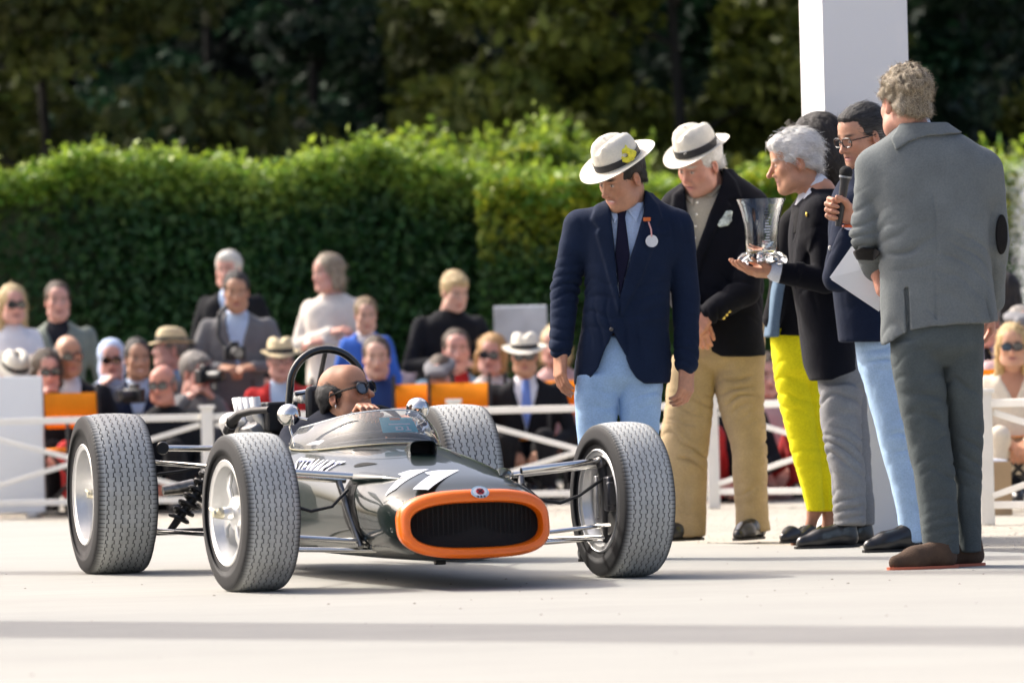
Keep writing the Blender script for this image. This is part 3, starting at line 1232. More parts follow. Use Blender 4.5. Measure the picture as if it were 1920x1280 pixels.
def wheel(x, y, R, hw, rr, tyre_me, outer, steer, front):
    """outer: -1 or +1, the side of the car"""
    w = MB()
    o = -1.0          # build with the outer face towards -Y, turned round for the other side
    prof = [(rr + .004, o * hw * .97), (rr + .010, o * hw * .93), (rr + .002, o * hw * .90), (rr - .010, o * hw * .86), (rr - .016, o * hw * .6),
            (rr - .030, o * hw * .25), (rr - .034, 0), (rr - .030, -o * hw * .4), (rr - .012, -o * hw * .86), (rr + .009, -o * hw * .92), (rr + .004, -o * hw * .98)]
    w.lathe(prof, 64, 'Y')
    root = w.build('wheel', alloy, CAR, loc=(x, y, R - .006))
    root.rotation_euler = (0, 0, steer + (0 if outer < 0 else math.pi))
    root.modifiers.new('thick', 'SOLIDIFY').thickness = .005
    ty = obj('tyre', tyre_me, None, root)
    ty.rotation_euler = (0, .3 * x + y, 0)
    depth = -.60 * hw if front else -.15 * hw
    # dished centre and spokes
    ns = 4 if front else 6
    hub = MB().lathe([(0, depth - .050), (.018, depth - .050), (.024, depth - .040), (.026, depth - .012), (.060, depth - .004), (.066, depth + .012), (.0, depth + .012)], 28, 'Y')
    hub.build('hub', alloy, root)
    for k in range(ns):
        a = 2 * math.pi * (k + .3) / ns
        u = np.array([math.cos(a), 0, math.sin(a)])
        tn = np.array([-math.sin(a), 0, math.cos(a)])
        wi, wo_ = (.030, .046) if front else (.040, .064)
        p0, p1 = u * .045, u * (rr - .030)
        P = []
        for p, wd, dd in ((p0, wi, depth - .006), ((p0 + p1) / 2, (wi + wo_) / 2 * .8, depth - .010), (p1, wo_, depth + .004)):
            for ss, yo in ((-1, 0), (-1, .014), (1, .014), (1, 0)):
                P.append(p + tn * ss * wd / 2 + np.array([0, dd + yo, 0]))
        F_ = [(i * 4 + j, i * 4 + (j + 1) % 4, i * 4 + 4 + (j + 1) % 4, i * 4 + 4 + j) for i in range(2) for j in range(4)]
        MB().add(P, F_ + [(0, 1, 2, 3), (8, 9, 10, 11)]).build('spoke', alloy, root, True, .003)
    # knock-off nut with two ears
    kn = MB().lathe([(0, depth - .085), (.014, depth - .083), (.020, depth - .06), (.022, depth - .046)], 14, 'Y')
    for sg in (-1, 1):
        kn.tube([(sg * .012, depth - .066, .004), (sg * .045, depth - .070, .012), (sg * .062, depth - .074, .018)], [.010, .008, .006], 8)
    kn.build('wheel_nut', M('pale_brass', (.62, .58, .44), .35, .7), root)
    # brake disc and caliper on the inner side
    MB().lathe([(.055, hw * .55), (.130, hw * .55), (.130, hw * .55 + .011), (.055, hw * .55 + .011)], 40, 'Y', closed=True).build('brake_disc', M('disc_steel', (.33, .32, .31), .3, .9, var=.2, vscale=30), root)
    return root


STEER = .07
wheel(0, -.700, .2935, .104, .186, TYF, -1, STEER, True)
wheel(0, .735, .2935, .104, .186, TYF, 1, STEER, True)
wheel(-2.2, -.735, .330, .126, .198, TYR, -1, 0, False)
wheel(-2.2, .735, .330, .126, .198, TYR, 1, 0, False)

# ---- front suspension
for s in (-1, 1):
    yo = .64 if s < 0 else .675
    for dx, dz in ((.035, .012), (-.035, -.004)):
        MB().tube([(dx * 1.5, s * .325, .398 + dz), (dx * .3, s * (yo - .03), .425 + dz)], .0125, 12).build('upper_arm', chrome, CAR)
    MB().ball((0, s * (yo - .02), .43), (.026, .022, .026)).build('ball_joint', steel, CAR)
    MB().tube([(.06, s * .24, .135), (.0, s * yo, .150)], .0095, 10).build('lower_arm', chrome, CAR)
    MB().tube([(-.46, s * .335, .135), (-.02, s * yo, .150)], .0095, 10).build('radius_arm', chrome, CAR)
    MB().tube([(.10, s * .22, .165), (.09, s * (yo - .02), .20)], .008, 8).build('track_rod', chrome, CAR)
    up = MB().tube([(0, s * yo, .13), (.0, s * (yo + .012), .28), (0, s * (yo - .015), .44)], [.020, .034, .022], 10)
    up.build('upright', black, CAR)
    cal = MB().box((.075, s * (yo - .005), .315), (.06, .05, .13)).box((.105, s * (yo - .005), .315), (.03, .06, .09))
    cal.build('brake_caliper', M('caliper_dark', (.05, .05, .055), .4, .6, var=.3, vscale=30), CAR, True, .008)
    pl = MB().box((-.085, s * (yo - .01), .30), (.035, .020, .16))
    pl.build('brake_pad_plate', M('brushed_plate', (.45, .45, .45), .4, .9, var=.2, vscale=40), CAR, True, .004)
    MB().tube([(.02, s * .335, .36), (.03, s * .40, .30), (.03, s * .48, .285), (.02, s * .56, .31), (.02, s * (yo - .02), .37)], .0065, 8).build('brake_hose', rubber_hose, CAR)

# ---- engine, exhausts, rear suspension
eng = M('engine_black', (.022, .022, .023), .5, .2, var=.4, vscale=14, bump=.3, bscale=60)
eb = MB().box((-1.95, 0, .33), (.62, .34, .34)).box((-1.85, 0, .55), (.46, .20, .10))
for s in (-1, 1):
    eb.box((-1.92, s * .17, .50), (.52, .12, .14), rotx(-s * .5))
eb.box((-2.38, 0, .30), (.30, .22, .26))
eb.build('engine', eng, CAR, True, .015)
for s in (-1, 1):
    MB().box((-1.90, s * .245, .575), (.50, .07, .05), rotx(-s * .5)).build('cam_cover', M('cam_cover', (.32, .32, .32), .4, .8, var=.3, vscale=20), CAR, True, .01)
# ignition box and fuel metering by the hoop
MB().box((-1.66, -.16, .625), (.14, .13, .12)).build('ignition_box', black, CAR, True, .01)
ml = MB()
for i in range(9):
    ml.lathe([(.0, .0), (.016, .0), (.020, .02), (.012, .04), (0, .045)], 10, 'Z', (-1.62 - .035 * (i % 5), -.06 + .05 * (i // 5), .675 + .004 * (i % 3)))
ml.build('metering_unit', M('metering_alloy', (.42, .42, .40), .35, .9, var=.3, vscale=40), CAR)
MB().box((-1.60, .02, .73), (.10, .13, .018), roty(-.2)).build('filter_tray', steel, CAR, True, .004)
MB().tube([(-1.62, -.10, .715), (-1.60, .05, .735), (-1.58, .13, .738)], .011, 8).build('fuel_rail', chrome, CAR)
for i, (x, y) in enumerate(((-1.79, -.24), (-1.66, -.245), (-1.93, -.23), (-2.05, -.22), (-1.80, .15), (-1.93, .15), (-1.68, .15), (-2.05, .15))):
    tl = .022 if y < 0 else -.022
    mb = MB()
    mb.tube([(x, y * .8, .56), (x - .008, y, .63), (x - .018, y * 1.04, .705)], [.020, .021, .023], 16, False)
    tr_ = mb.build('intake_trumpet', M('trumpet_alloy', (.74, .73, .70), .45, .5, var=.05, vscale=20), CAR)
    tr_.modifiers.new('thick', 'SOLIDIFY').thickness = .003
MB().tube([(-1.45, -.25, .655), (-1.56, -.29, .652), (-1.66, -.32, .64), (-1.72, -.335, .615), (-1.78, -.34, .57)], [.014, .015, .016, .022, .024], 12).build('coolant_pipe', black, CAR)
MB().lathe([(.0245, -.012), (.0265, -.012), (.0265, .012), (.0245, .012)], 20, 'X', (-1.735, -.337, .605), True).build('hose_clip', chrome, CAR)
MB().ball((-1.93, -.285, .602), (.115, .052, .046), 24, 14).build('oil_catch_tank', M('tank_alloy', (.76, .75, .72), .35, .5, var=.04, vscale=10), CAR)
for s in (-1, 1):
    for k in range(3):
        MB().tube([(-1.75 - .14 * k, s * .20, .42), (-1.85 - .12 * k, s * .27, .40), (-2.15, s * .25, .36 + .02 * k), (-2.75, s * .16, .38 + .02 * k)], .018, 10).build('exhaust_pipe', M('exhaust_steel', (.40, .37, .33), .4, .9, var=.3, vscale=12), CAR)
    yo = .60
    MB().tube([(-2.2, s * .22, .495), (-2.2, s * .50, .505)], .0125, 12).build('top_link', chrome, CAR)
    MB().lathe([(0, -.010), (.024, -.010), (.028, 0), (.024, .010), (0, .010)], 20, 'X', (-2.19, s * .52, .506)).build('link_bush', black, CAR)
    MB().tube([(-2.25, s * .15, .16), (-2.2, s * yo, .160)], .013, 10).build('bottom_link', black, CAR)
    MB().tube([(-1.55, s * .33, .42), (-2.15, s * (yo - .02), .45)], .010, 10).build('radius_rod', chrome, CAR)
    MB().tube([(-1.55, s * .33, .15), (-2.15, s * (yo - .02), .17)], .010, 10).build('radius_rod', chrome, CAR)
    MB().tube([(-2.2, s * .12, .33), (-2.2, s * .30, .33)], .022, 12).build('drive_shaft', steel, CAR)
    MB().tube([(-2.2, s * .30, .33), (-2.2, s * .40, .345), (-2.2, s * .52, .33)], [.034, .030, .020], 12).build('shaft_joint', M('joint_steel', (.30, .28, .25), .35, .9, var=.4, vscale=30), CAR)
    ct, cb = np.array([-2.12, s * .30, .44]), np.array([-2.14, s * .51, .165])
    d = cb - ct
    sp = []
    u = np.cross(d, (1, 0, 0))
    u /= np.linalg.norm(u)
    w2 = np.cross(d / np.linalg.norm(d), u)
    for i in range(121):
        t = i / 120
        a = 2 * math.pi * 7 * t
        sp.append(ct + d * (.12 + .72 * t) + .038 * (math.cos(a) * u + math.sin(a) * w2))
    MB().tube(sp, .0085, 7).build('coil_spring', black, CAR)
    MB().tube([ct, ct + d * .6, cb], [.020, .020, .014], 10).build('rear_damper', black, CAR)
    MB().tube([(-2.2, s * yo, .14), (-2.2, s * (yo + .01), .33), (-2.2, s * (yo - .01), .53)], [.026, .05, .024], 10).build('rear_upright', black, CAR)
    MB().tube([(-2.1, s * .28, .40), (-2.12, s * .36, .43), (-2.14, s * .45, .41), (-2.16, s * .55, .40)], .006, 8).build('brake_hose', rubber_hose, CAR)
# tow eye under the nose
MB().box((.16, -.03, .087), (.03, .04, .02)).build('jacking_lug', black, CAR, True, .004)

# ------------------------------------------------------------------ figures: smooth blended solids turned into one surface
def rc(a, b, ra, rb, k=.02, flat=None):
    return dict(t='rc', a=np.array(a, float), b=np.array(b, float), ra=ra, rb=rb, k=k, flat=flat, op='u')


def el(c, r, R=None, k=.02, op='u'):
    return dict(t='el', c=np.array(c, float), r=np.array([r] * 3 if np.isscalar(r) else r, float), R=R, k=k, op=op)


def loft(rows, k=.02, n=2.3, op='u', sm=.03):
    """rows: (z, cx, cy, w, d)"""
    rows = sorted(rows)
    return dict(t='loft', rows=np.array(rows, float), n=n, k=k, op=op, sm=sm)


def _bbox(p):
    if p['t'] == 'rc':
        r = max(p['ra'], p['rb']) * (p['flat'][1] if p['flat'] and p['flat'][1] > 1 else 1)
        return np.minimum(p['a'], p['b']) - r, np.maximum(p['a'], p['b']) + r
    if p['t'] == 'el':
        r = p['r'] if p['R'] is None else np.full(3, p['r'].max())
        return p['c'] - r, p['c'] + r
    q = p['rows']
    return (np.array([(q[:, 1] - q[:, 3]).min(), (q[:, 2] - q[:, 4]).min(), q[0, 0]]),
            np.array([(q[:, 1] + q[:, 3]).max(), (q[:, 2] + q[:, 4]).max(), q[-1, 0]]))


def _dist(p, X, Y, Z):
    if p['t'] == 'rc':
        a, b = p['a'], p['b']
        d = b - a
        L2 = max(d @ d, 1e-12)
        px, py, pz = X - a[0], Y - a[1], Z - a[2]
        t = np.clip((px * d[0] + py * d[1] + pz * d[2]) / L2, 0, 1)
        qx, qy, qz = px - t * d[0], py - t * d[1], pz - t * d[2]
        if p['flat']:
            nv, fl = p['flat']
            s = (qx * nv[0] + qy * nv[1] + qz * nv[2]) * (1 / fl - 1)
            qx, qy, qz = qx + s * nv[0], qy + s * nv[1], qz + s * nv[2]
        return np.sqrt(qx * qx + qy * qy + qz * qz) - (p['ra'] + (p['rb'] - p['ra']) * t)
    if p['t'] == 'el':
        x, y, z = X - p['c'][0], Y - p['c'][1], Z - p['c'][2]
        if p['R'] is not None:
            R = p['R']
            x, y, z = (x * R[0, 0] + y * R[1, 0] + z * R[2, 0], x * R[0, 1] + y * R[1, 1] + z * R[2, 1], x * R[0, 2] + y * R[1, 2] + z * R[2, 2])
        r = p['r']
        k0 = np.sqrt((x / r[0]) ** 2 + (y / r[1]) ** 2 + (z / r[2]) ** 2)
        k1 = np.sqrt((x / r[0] ** 2) ** 2 + (y / r[1] ** 2) ** 2 + (z / r[2] ** 2) ** 2)
        return k0 * (k0 - 1) / np.maximum(k1, 1e-6)
    q = p['rows']
    zz = Z.ravel()
    sm = p['sm']
    prm = []
    for c in range(1, 5):
        acc = 0
        for o in (-1, -.5, 0, .5, 1):
            acc = acc + np.interp(np.clip(zz + o * sm, q[0, 0], q[-1, 0]), q[:, 0], q[:, c])
        prm.append((acc / 5).reshape(Z.shape))
    cx, cy, w, dd = prm
    n = p['n']
    g = (np.abs((X - cx) / w) ** n + np.abs((Y - cy) / dd) ** n) ** (1 / n)
    d = (g - 1) * np.minimum(w, dd)
    return np.maximum(d, np.maximum(q[0, 0] - Z, Z - q[-1, 0]))


def poly_sd(poly, ax, az):
    """signed distance to a polygon in the x-z plane, on the grid ax x az"""
    P = np.array(poly, float)
    X, Z = ax[:, None], az[None, :]
    d2 = np.full((len(ax), len(az)), 1e9)
    ins = np.zeros((len(ax), len(az)), bool)
    n = len(P)
    for i in range(n):
        a, b = P[i], P[(i + 1) % n]
        e = b - a
        wx, wz = X - a[0], Z - a[1]
        t = np.clip((wx * e[0] + wz * e[1]) / max(e @ e, 1e-12), 0, 1)
        d2 = np.minimum(d2, (wx - e[0] * t) ** 2 + (wz - e[1] * t) ** 2)
        c = ((a[1] > Z) != (b[1] > Z))
        with np.errstate(divide='ignore', invalid='ignore'):
            xc = a[0] + (Z - a[1]) / (b[1] - a[1] if b[1] != a[1] else 1e-9) * e[0]
        ins ^= c & (X < xc)
    return np.where(ins, -1, 1) * np.sqrt(d2)


def field(prims, ax, ay, az, vox):
    Fd = np.full((len(ax), len(ay), len(az)), .25, dtype=np.float32)
    for p in prims:
        lo, hi = _bbox(p)
        m = p['k'] + 3.5 * vox
        s = []
        for A, l, h in zip((ax, ay, az), lo, hi):
            i0, i1 = np.searchsorted(A, l - m), np.searchsorted(A, h + m)
            s.append(slice(i0, i1))
        if any(x.start >= x.stop for x in s):
            continue
        d = _dist(p, ax[s[0]][:, None, None], ay[s[1]][None, :, None], az[s[2]][None, None, :])
        A = Fd[s[0], s[1], s[2]]
        k = p['k']
        if p['op'] == 'u':
            h = np.maximum(k - np.abs(A - d), 0) / max(k, 1e-6)
            Fd[s[0], s[1], s[2]] = np.minimum(A, d) - h * h * k / 4
        else:
            h = np.maximum(k - np.abs(A + d), 0) / max(k, 1e-6)
            Fd[s[0], s[1], s[2]] = np.maximum(A, -d) + h * h * k / 4
    return Fd


_ED = [((0, 0, 0), (1, 0, 0)), ((0, 1, 0), (1, 1, 0)), ((0, 0, 1), (1, 0, 1)), ((0, 1, 1), (1, 1, 1)),
       ((0, 0, 0), (0, 1, 0)), ((1, 0, 0), (1, 1, 0)), ((0, 0, 1), (0, 1, 1)), ((1, 0, 1), (1, 1, 1)),
       ((0, 0, 0), (0, 0, 1)), ((1, 0, 0), (1, 0, 1)), ((0, 1, 0), (0, 1, 1)), ((1, 1, 0), (1, 1, 1))]


def nets(Fd, ax, ay, az, vox):
    S = Fd < 0
    S[0], S[-1] = False, False
    S[:, 0], S[:, -1] = False, False
    S[:, :, 0], S[:, :, -1] = False, False
    c = np.zeros(tuple(n - 1 for n in S.shape), np.int8)
    for dx in (0, 1):
        for dy in (0, 1):
            for dz in (0, 1):
                c += S[dx:S.shape[0] - 1 + dx, dy:S.shape[1] - 1 + dy, dz:S.shape[2] - 1 + dz]
    mask = (c > 0) & (c < 8)
    ii, jj, kk = np.nonzero(mask)
    idx = np.full(mask.shape, -1, np.int32)
    idx[mask] = np.arange(len(ii))
    acc = np.zeros((len(ii), 3))
    cnt = np.zeros(len(ii))
    for a, b in _ED:
        fa, fb = Fd[ii + a[0], jj + a[1], kk + a[2]], Fd[ii + b[0], jj + b[1], kk + b[2]]
        sa, sb = S[ii + a[0], jj + a[1], kk + a[2]], S[ii + b[0], jj + b[1], kk + b[2]]
        cr = sa != sb
        with np.errstate(divide='ignore', invalid='ignore'):
            t = np.clip(np.where(cr, fa / (fa - fb), 0), 0, 1)
        t = np.nan_to_num(t, nan=.5)
        for m in range(3):
            acc[:, m] += np.where(cr, a[m] + t * (b[m] - a[m]), 0)
        cnt += cr
    acc /= np.maximum(cnt, 1)[:, None]
    V = np.stack([ax[0] + (ii + acc[:, 0]) * vox, ay[0] + (jj + acc[:, 1]) * vox, az[0] + (kk + acc[:, 2]) * vox], 1)
    Fs = []
    for axis in range(3):
        sl_a = [slice(1, -1)] * 3
        sl_b = [slice(1, -1)] * 3
        sl_a[axis], sl_b[axis] = slice(0, -1), slice(1, None)
        A, B = S[tuple(sl_a)], S[tuple(sl_b)]
        i, j, k = np.nonzero(A != B)
        off = [1, 1, 1]
        off[axis] = 0
        i, j, k = i + off[0], j + off[1], k + off[2]
        u, w = [(1, 2), (2, 0), (0, 1)][axis]
        eu, ew = np.eye(3, dtype=int)[u], np.eye(3, dtype=int)[w]
        q = []
        for su, sw_ in ((1, 1), (0, 1), (0, 0), (1, 0)):
            d = -su * eu - sw_ * ew
            q.append(idx[i + d[0], j + d[1], k + d[2]])
        q = np.stack(q, 1)
        inside = S[i, j, k]
        q[~inside] = q[~inside][:, ::-1]
        Fs.append(q)
    return V, np.concatenate(Fs)


def vnormals(V, Fq):
    a = V[Fq[:, 2]] - V[Fq[:, 0]]
    b = V[Fq[:, 3]] - V[Fq[:, 1]]
    n = np.cross(a, b)
    N = np.zeros_like(V)
    for c in range(4):
        np.add.at(N, Fq[:, c], n)
    return N / np.maximum(np.linalg.norm(N, axis=1), 1e-12)[:, None]


def solid(prims, vox, cuts=(), emb=(), keep=(), inflate=0.0, smooth=1):
    """mesh of the blended prims. cuts: (polygon xz, ymax) removed in front of ymax; emb: (polygon, ymax, height) raised;
    keep: (polygon, ymax) the only region kept"""
    lo = np.min([_bbox(p)[0] for p in prims if p['op'] == 'u'], 0) - 3.2 * vox - inflate
    hi = np.max([_bbox(p)[1] for p in prims if p['op'] == 'u'], 0) + 3.2 * vox + inflate
    for poly, ym in keep:
        P = np.array(poly)
        lo[0], hi[0] = max(lo[0], P[:, 0].min() - 3 * vox), min(hi[0], P[:, 0].max() + 3 * vox)
        lo[2], hi[2] = max(lo[2], P[:, 1].min() - 3 * vox), min(hi[2], P[:, 1].max() + 3 * vox)
        hi[1] = min(hi[1], ym + 3 * vox)
    ax, ay, az = [np.arange(l, h + vox, vox) for l, h in zip(lo, hi)]
    Fd = field(prims, ax, ay, az, vox)
    if inflate:
        Fd -= inflate
    for poly, ym, h in emb:
        p2 = poly_sd(poly, ax, az)
        w = np.clip(-p2 / vox + .5, 0, 1)[:, None, :] * (ay < ym)[None, :, None]
        Fd -= (w * h).astype(np.float32)
    for poly, ym in cuts:
        p2 = poly_sd(poly, ax, az)[:, None, :]
        Fd = np.maximum(Fd, -np.maximum(p2, (ay - ym)[None, :, None])).astype(np.float32)
    for poly, ym in keep:
        p2 = poly_sd(poly, ax, az)[:, None, :]
        Fd = np.maximum(Fd, np.maximum(p2, (ay - ym)[None, :, None])).astype(np.float32)
    return nets(Fd, ax, ay, az, vox)


def relax(V, Fq, it=1, f=.5):
    for _ in range(it):
        S = np.zeros_like(V)
        c = np.zeros(len(V))
        for a, b in ((0, 1), (1, 2), (2, 3), (3, 0)):
            np.add.at(S, Fq[:, a], V[Fq[:, b]])
            np.add.at(S, Fq[:, b], V[Fq[:, a]])
            np.add.at(c, Fq[:, a], 1)
            np.add.at(c, Fq[:, b], 1)
        V = V + f * (S / np.maximum(c, 1)[:, None] - V)
    return V


def ridge(P, sc, seed):
    return (1 - 2.2 * np.abs(vnoise(P, sc, seed)))


def folds(amp=.004, sc=(9, 9, 6), seed=1, spots=()):
    """cloth: soft waves everywhere, plus runs of creases round the given spots (centre, radius, height, scale);
    the creases run across the axis that has the largest scale"""
    def f(V):
        d = amp * .75 * vnoise(V, sc, seed) + amp * .35 * (np.abs(vnoise(V, np.array(sc) * 1.8, seed + 2)) * 2.4 - .8)
        for i, (c, r, a, s2) in enumerate(spots):
            s2 = np.array(s2, float)
            q = V - np.array(c)
            m = np.exp(-(q ** 2).sum(1) / (r * r)) * np.clip(.35 + 1.5 * vnoise(V, 7, seed + i), 0, 1.4)
            w = s2 / s2.max()
            dr = np.where(w > .95, 1.0, .12)
            if (w > .95).sum() == 3:
                dr = np.array([.35 * (-1) ** i, .25, .9])
            dr = dr + np.array([.30 * (-1) ** (i + seed), .1, 0])
            dr /= np.linalg.norm(dr)
            ph = math.pi * (q @ dr) * s2.max() * .92 + 2.4 * vnoise(V, 5.5, seed + 3 + i) + 1.0 * vnoise(V, 13, seed + 6)
            sn = np.sin(ph)
            d = d + m * a * (.35 - 1.55 * np.exp(-(sn / .42) ** 2) + .25 * np.abs(sn))
        return d
    return f


LAST = [None]


def part(name, prims, mat, root, vox=.007, disp=None, colf=None, parent=None, **kw):
    V, Fq = solid(prims, vox, **kw)
    if len(V) == 0:
        return None
    V = relax(V, Fq, 1, .45)
    if disp is not None:
        V = V + vnormals(V, Fq) * disp(V)[:, None]
    col = colf(V) if colf else None
    LAST[0] = (V, Fq)
    return obj(name, mesh_np(name, V - np.array(root.location), Fq, True, col), mat, parent or root)


# ---- heads
def head_prims(c, R, s=1.0, nose=1.0, chin=1.0, jowl=0.0, smile=0.0):
    c = np.array(c, float)
    W = lambda p: c + R @ (np.array(p, float) * s)
    E = lambda p, r, k=.02, op='u', R2=None: el(W(p), np.array(r) * s, R if R2 is None else R @ R2, k * s, op)
    C = lambda a, b, ra, rb, k=.012: rc(W(a), W(b), ra * s, rb * s, k * s)
    P = [E((0, .016, .040), (.074, .096, .086)), E((0, -.030, -.030), (.060 + jowl * .5, .068, .088), .03),
         E((0, -.050, .055), (.060, .045, .050), .03),
         C((-.03, -.058, -.094), (.03, -.058, -.094), .024, .024, .03), C((0, -.074, -.098 * chin), (0, -.076, -.100 * chin), .020, .020, .025),
         E((-.042, -.058, -.016), (.024, .024, .024), .03), E((.042, -.058, -.016), (.024, .024, .024), .03),
         E((-.050 - jowl * .4, -.025, -.072), (.026, .034, .034), .03), E((.050 + jowl * .4, -.025, -.072), (.026, .034, .034), .03),
         C((-.034, -.082, .027), (.034, -.082, .027), .010, .010, .016),
         E((-.031, -.103, .006), (.019, .020, .014), .012, 's'), E((.031, -.103, .006), (.019, .020, .014), .012, 's'),
         E((-.031, -.080, .005), (.0135, .0135, .0125), .003), E((.031, -.080, .005), (.0135, .0135, .0125), .003),
         C((0, -.090, .018), (0, -.108 * nose, -.026), .0075, .0105, .012), E((0, -.110 * nose, -.031), (.0105, .011, .010), .008),
         E((-.013, -.098, -.034), (.009, .010, .008), .008), E((.013, -.098, -.034), (.009, .010, .008), .008),
         C((-.022, -.086, -.058 + smile * .006), (.022, -.086, -.058 + smile * .006), .0075, .0075, .010), C((0, -.091, -.057), (0, -.091, -.057), .0075, .0075, .01),
         C((-.018, -.085, -.070), (.018, -.085, -.070), .0080, .0080, .010),
         E((0, -.101, -.0640), (.024 + smile * .006, .013, .0028 + smile * .004), .004, 's')]
    for sx in (-1, 1):
        P += [E((sx * .078, .012, -.004), (.011, .020, .033), .006, 'u', rotz(sx * .35) @ rotx(.15)), E((sx * .086, .004, -.002), (.008, .011, .018), .005, 's', rotz(sx * .35)),
              E((sx * .077, .010, -.030), (.008, .010, .010), .006)]
    return P


SKIN = M('skin', (.6, .35, .25), .5, attr=True, var=.07, vscale=38, var2=.05, vscale2=210, spec=.4, bump=.12, bscale=240)
for n_ in [n for n in SKIN.node_tree.nodes if n.type == 'BSDF_PRINCIPLED']:
    n_.inputs['Subsurface Weight'].default_value = .12
    n_.inputs['Subsurface Radius'].default_value = (.012, .005, .003)
    n_.inputs['Subsurface Scale'].default_value = .5


def face_col(c, R, s, tone, brow=(.05, .035, .03), stubble=0.0, lips=(.45, .17, .15), ruddy=.25, teeth=False, makeup=0.0):
    c = np.array(c, float)
    tone = np.array(tone, float)

    def f(V):
        q = (V - c) @ R / s
        K = np.tile(tone, (len(V), 1)) * (1 + .06 * vnoise(q, 40, 3))[:, None]

        def blend(m, col):
            m = np.clip(m, 0, 1)[:, None]
            K[:] = K * (1 - m) + np.array(col) * m
        g = lambda x, y, z, rx, ry, rz: np.exp(-(((q[:, 0] - x) / rx) ** 2 + ((q[:, 1] - y) / ry) ** 2 + ((q[:, 2] - z) / rz) ** 2))
        red = tone * np.array([1.05, .72, .68])
        for sx in (-1, 1):
            blend(ruddy * 1.2 * g(sx * .045, -.07, -.022, .024, .04, .022), red)
            blend(ruddy * 1.4 * g(sx * .08, .01, -.005, .016, .03, .03), red)
        blend(ruddy * 1.5 * g(0, -.115, -.030, .016, .02, .016), red)
        if stubble:
            blend(stubble * (g(0, -.07, -.085, .06, .05, .030) + .7 * g(0, -.095, -.046, .03, .02, .012)), tone * .45)
        m = g(0, -.094, -.0655, .026, .022, .0105)
        blend(m * 1.3, lips)
        blend(1.5 * g(0, -.094, -.0640, .022, .014, .0032) - .3, (.9, .86, .78) if teeth else (.10, .03, .03))
        for sx in (-1, 1):
            e = g(sx * .031, -.094, .005, .0135, .012, .0055)
            blend(1.8 * e - .35, (.62, .60, .57))
            blend(2.2 * g(sx * .031, -.096, .005, .0062, .012, .0062) - .6, (.05, .035, .03))
            blend(1.1 * g(sx * .031, -.090, .0125, .017, .014, .0032), tone * .35)
            blend(1.3 * g(sx * .034, -.09, .031, .022, .022, .0055), brow)
            blend(.45 * g(sx * .031, -.085, -.012, .016, .02, .007), tone * .68)
            blend(.35 * g(sx * .026, -.09, -.050, .007, .02, .016), tone * .62)
        return np.clip(K, 0, 1)
    return f


def hair_prims(c, R, s, style):
    c = np.array(c, float)
    W = lambda p: c + R @ (np.array(p, float) * s)
    E = lambda p, r, k=.015, op='u': el(W(p), np.array(r) * s, R, k * s, op)
    C = lambda a, b, ra, rb, k=.02: rc(W(a), W(b), ra * s, rb * s, k * s)
    cap = [E((0, .020, .048), (.086, .106, .097))]
    cutf = [E((0, -.092, -.034), (.085, .066, .083), .012, 's'), E((0, .02, -.105), (.12, .085, .085), .02, 's')]
    ears = [E((sx * .085, -.002, -.012), (.020, .022, .032), .01, 's') for sx in (-1, 1)]
    if style == 'short':
        return cap + [E((0, .060, -.035), (.066, .05, .06), .03)] + cutf + ears
    if style == 'full':
        return [E((0, .022, .052), (.090, .110, .098))] + [E((0, .062, -.020), (.070, .050, .055), .03), E((0, -.06, .098), (.055, .04, .030), .03)] + cutf + ears
    if style == 'curly':
        P = [E((0, .022, .050), (.086, .104, .095))] + [E((0, .068, -.030), (.070, .048, .06), .03)]
        r = np.random.RandomState(5)
        for i in range(150):
            d = r.normal(size=3)
            d /= np.linalg.norm(d)
            if d[2] < -.15 or (d[1] < -.55 and d[2] < .45):
                continue
            P.append(E((d[0] * .080, .022 + d[1] * .098, .048 + d[2] * .090), tuple(r.uniform(.010, .020, 3)), .010))
        return P + cutf + ears
    if style == 'slick':
        return [E((0, .024, .050), (.083, .104, .094)), E((0, -.045, .100), (.052, .045, .022), .03), E((0, .060, -.045), (.062, .05, .065), .03)] + cutf + ears
    if style == 'bald':
        return [E((0, .030, .016), (.086, .094, .076)), E((0, .065, -.035), (.066, .050, .060), .03), E((0, -.030, .112), (.078, .128, .072), .008, 's')] + cutf + ears
    if style == 'long':
        return [E((0, .022, .050), (.092, .112, .098)), E((0, .075, -.06), (.085, .050, .12), .04), C((-.075, .02, .0), (-.080, .03, -.16), .030, .030), C((.075, .02, .0), (.080, .03, -.16), .030, .030),
                C((0, .08, -.05), (0, .085, -.19), .05, .045)] + [E((0, -.095, -.030), (.072, .072, .088), .012, 's')]
    if style == 'bob':
        return [E((0, .022, .050), (.096, .112, .100)), E((0, .065, -.05), (.090, .052, .08), .04), C((-.080, .01, .0), (-.082, .01, -.085), .030, .026), C((.080, .01, .0), (.082, .01, -.085), .030, .026)] + \
               [E((0, -.095, -.030), (.070, .072, .082), .012, 's')]
    if style == 'scarf':
        return [E((0, .020, .044), (.094, .112, .100)), E((0, .03, -.07), (.095, .085, .09), .04), C((0, -.05, -.14), (0, .03, -.17), .07, .09)] + \
               [E((0, -.105, -.020), (.060, .080, .080), .012, 's')]
    return cap + cutf


def strand_disp(amp, c, R, seed=2, freq=(70, 34, 34)):
    c = np.array(c, float)

    def f(V):
        q = (V - c) @ R
        return amp * 1.2 * (vnoise(q, freq, seed) + .7 * vnoise(q, np.array(freq) * 1.9, seed + 1))
    return f


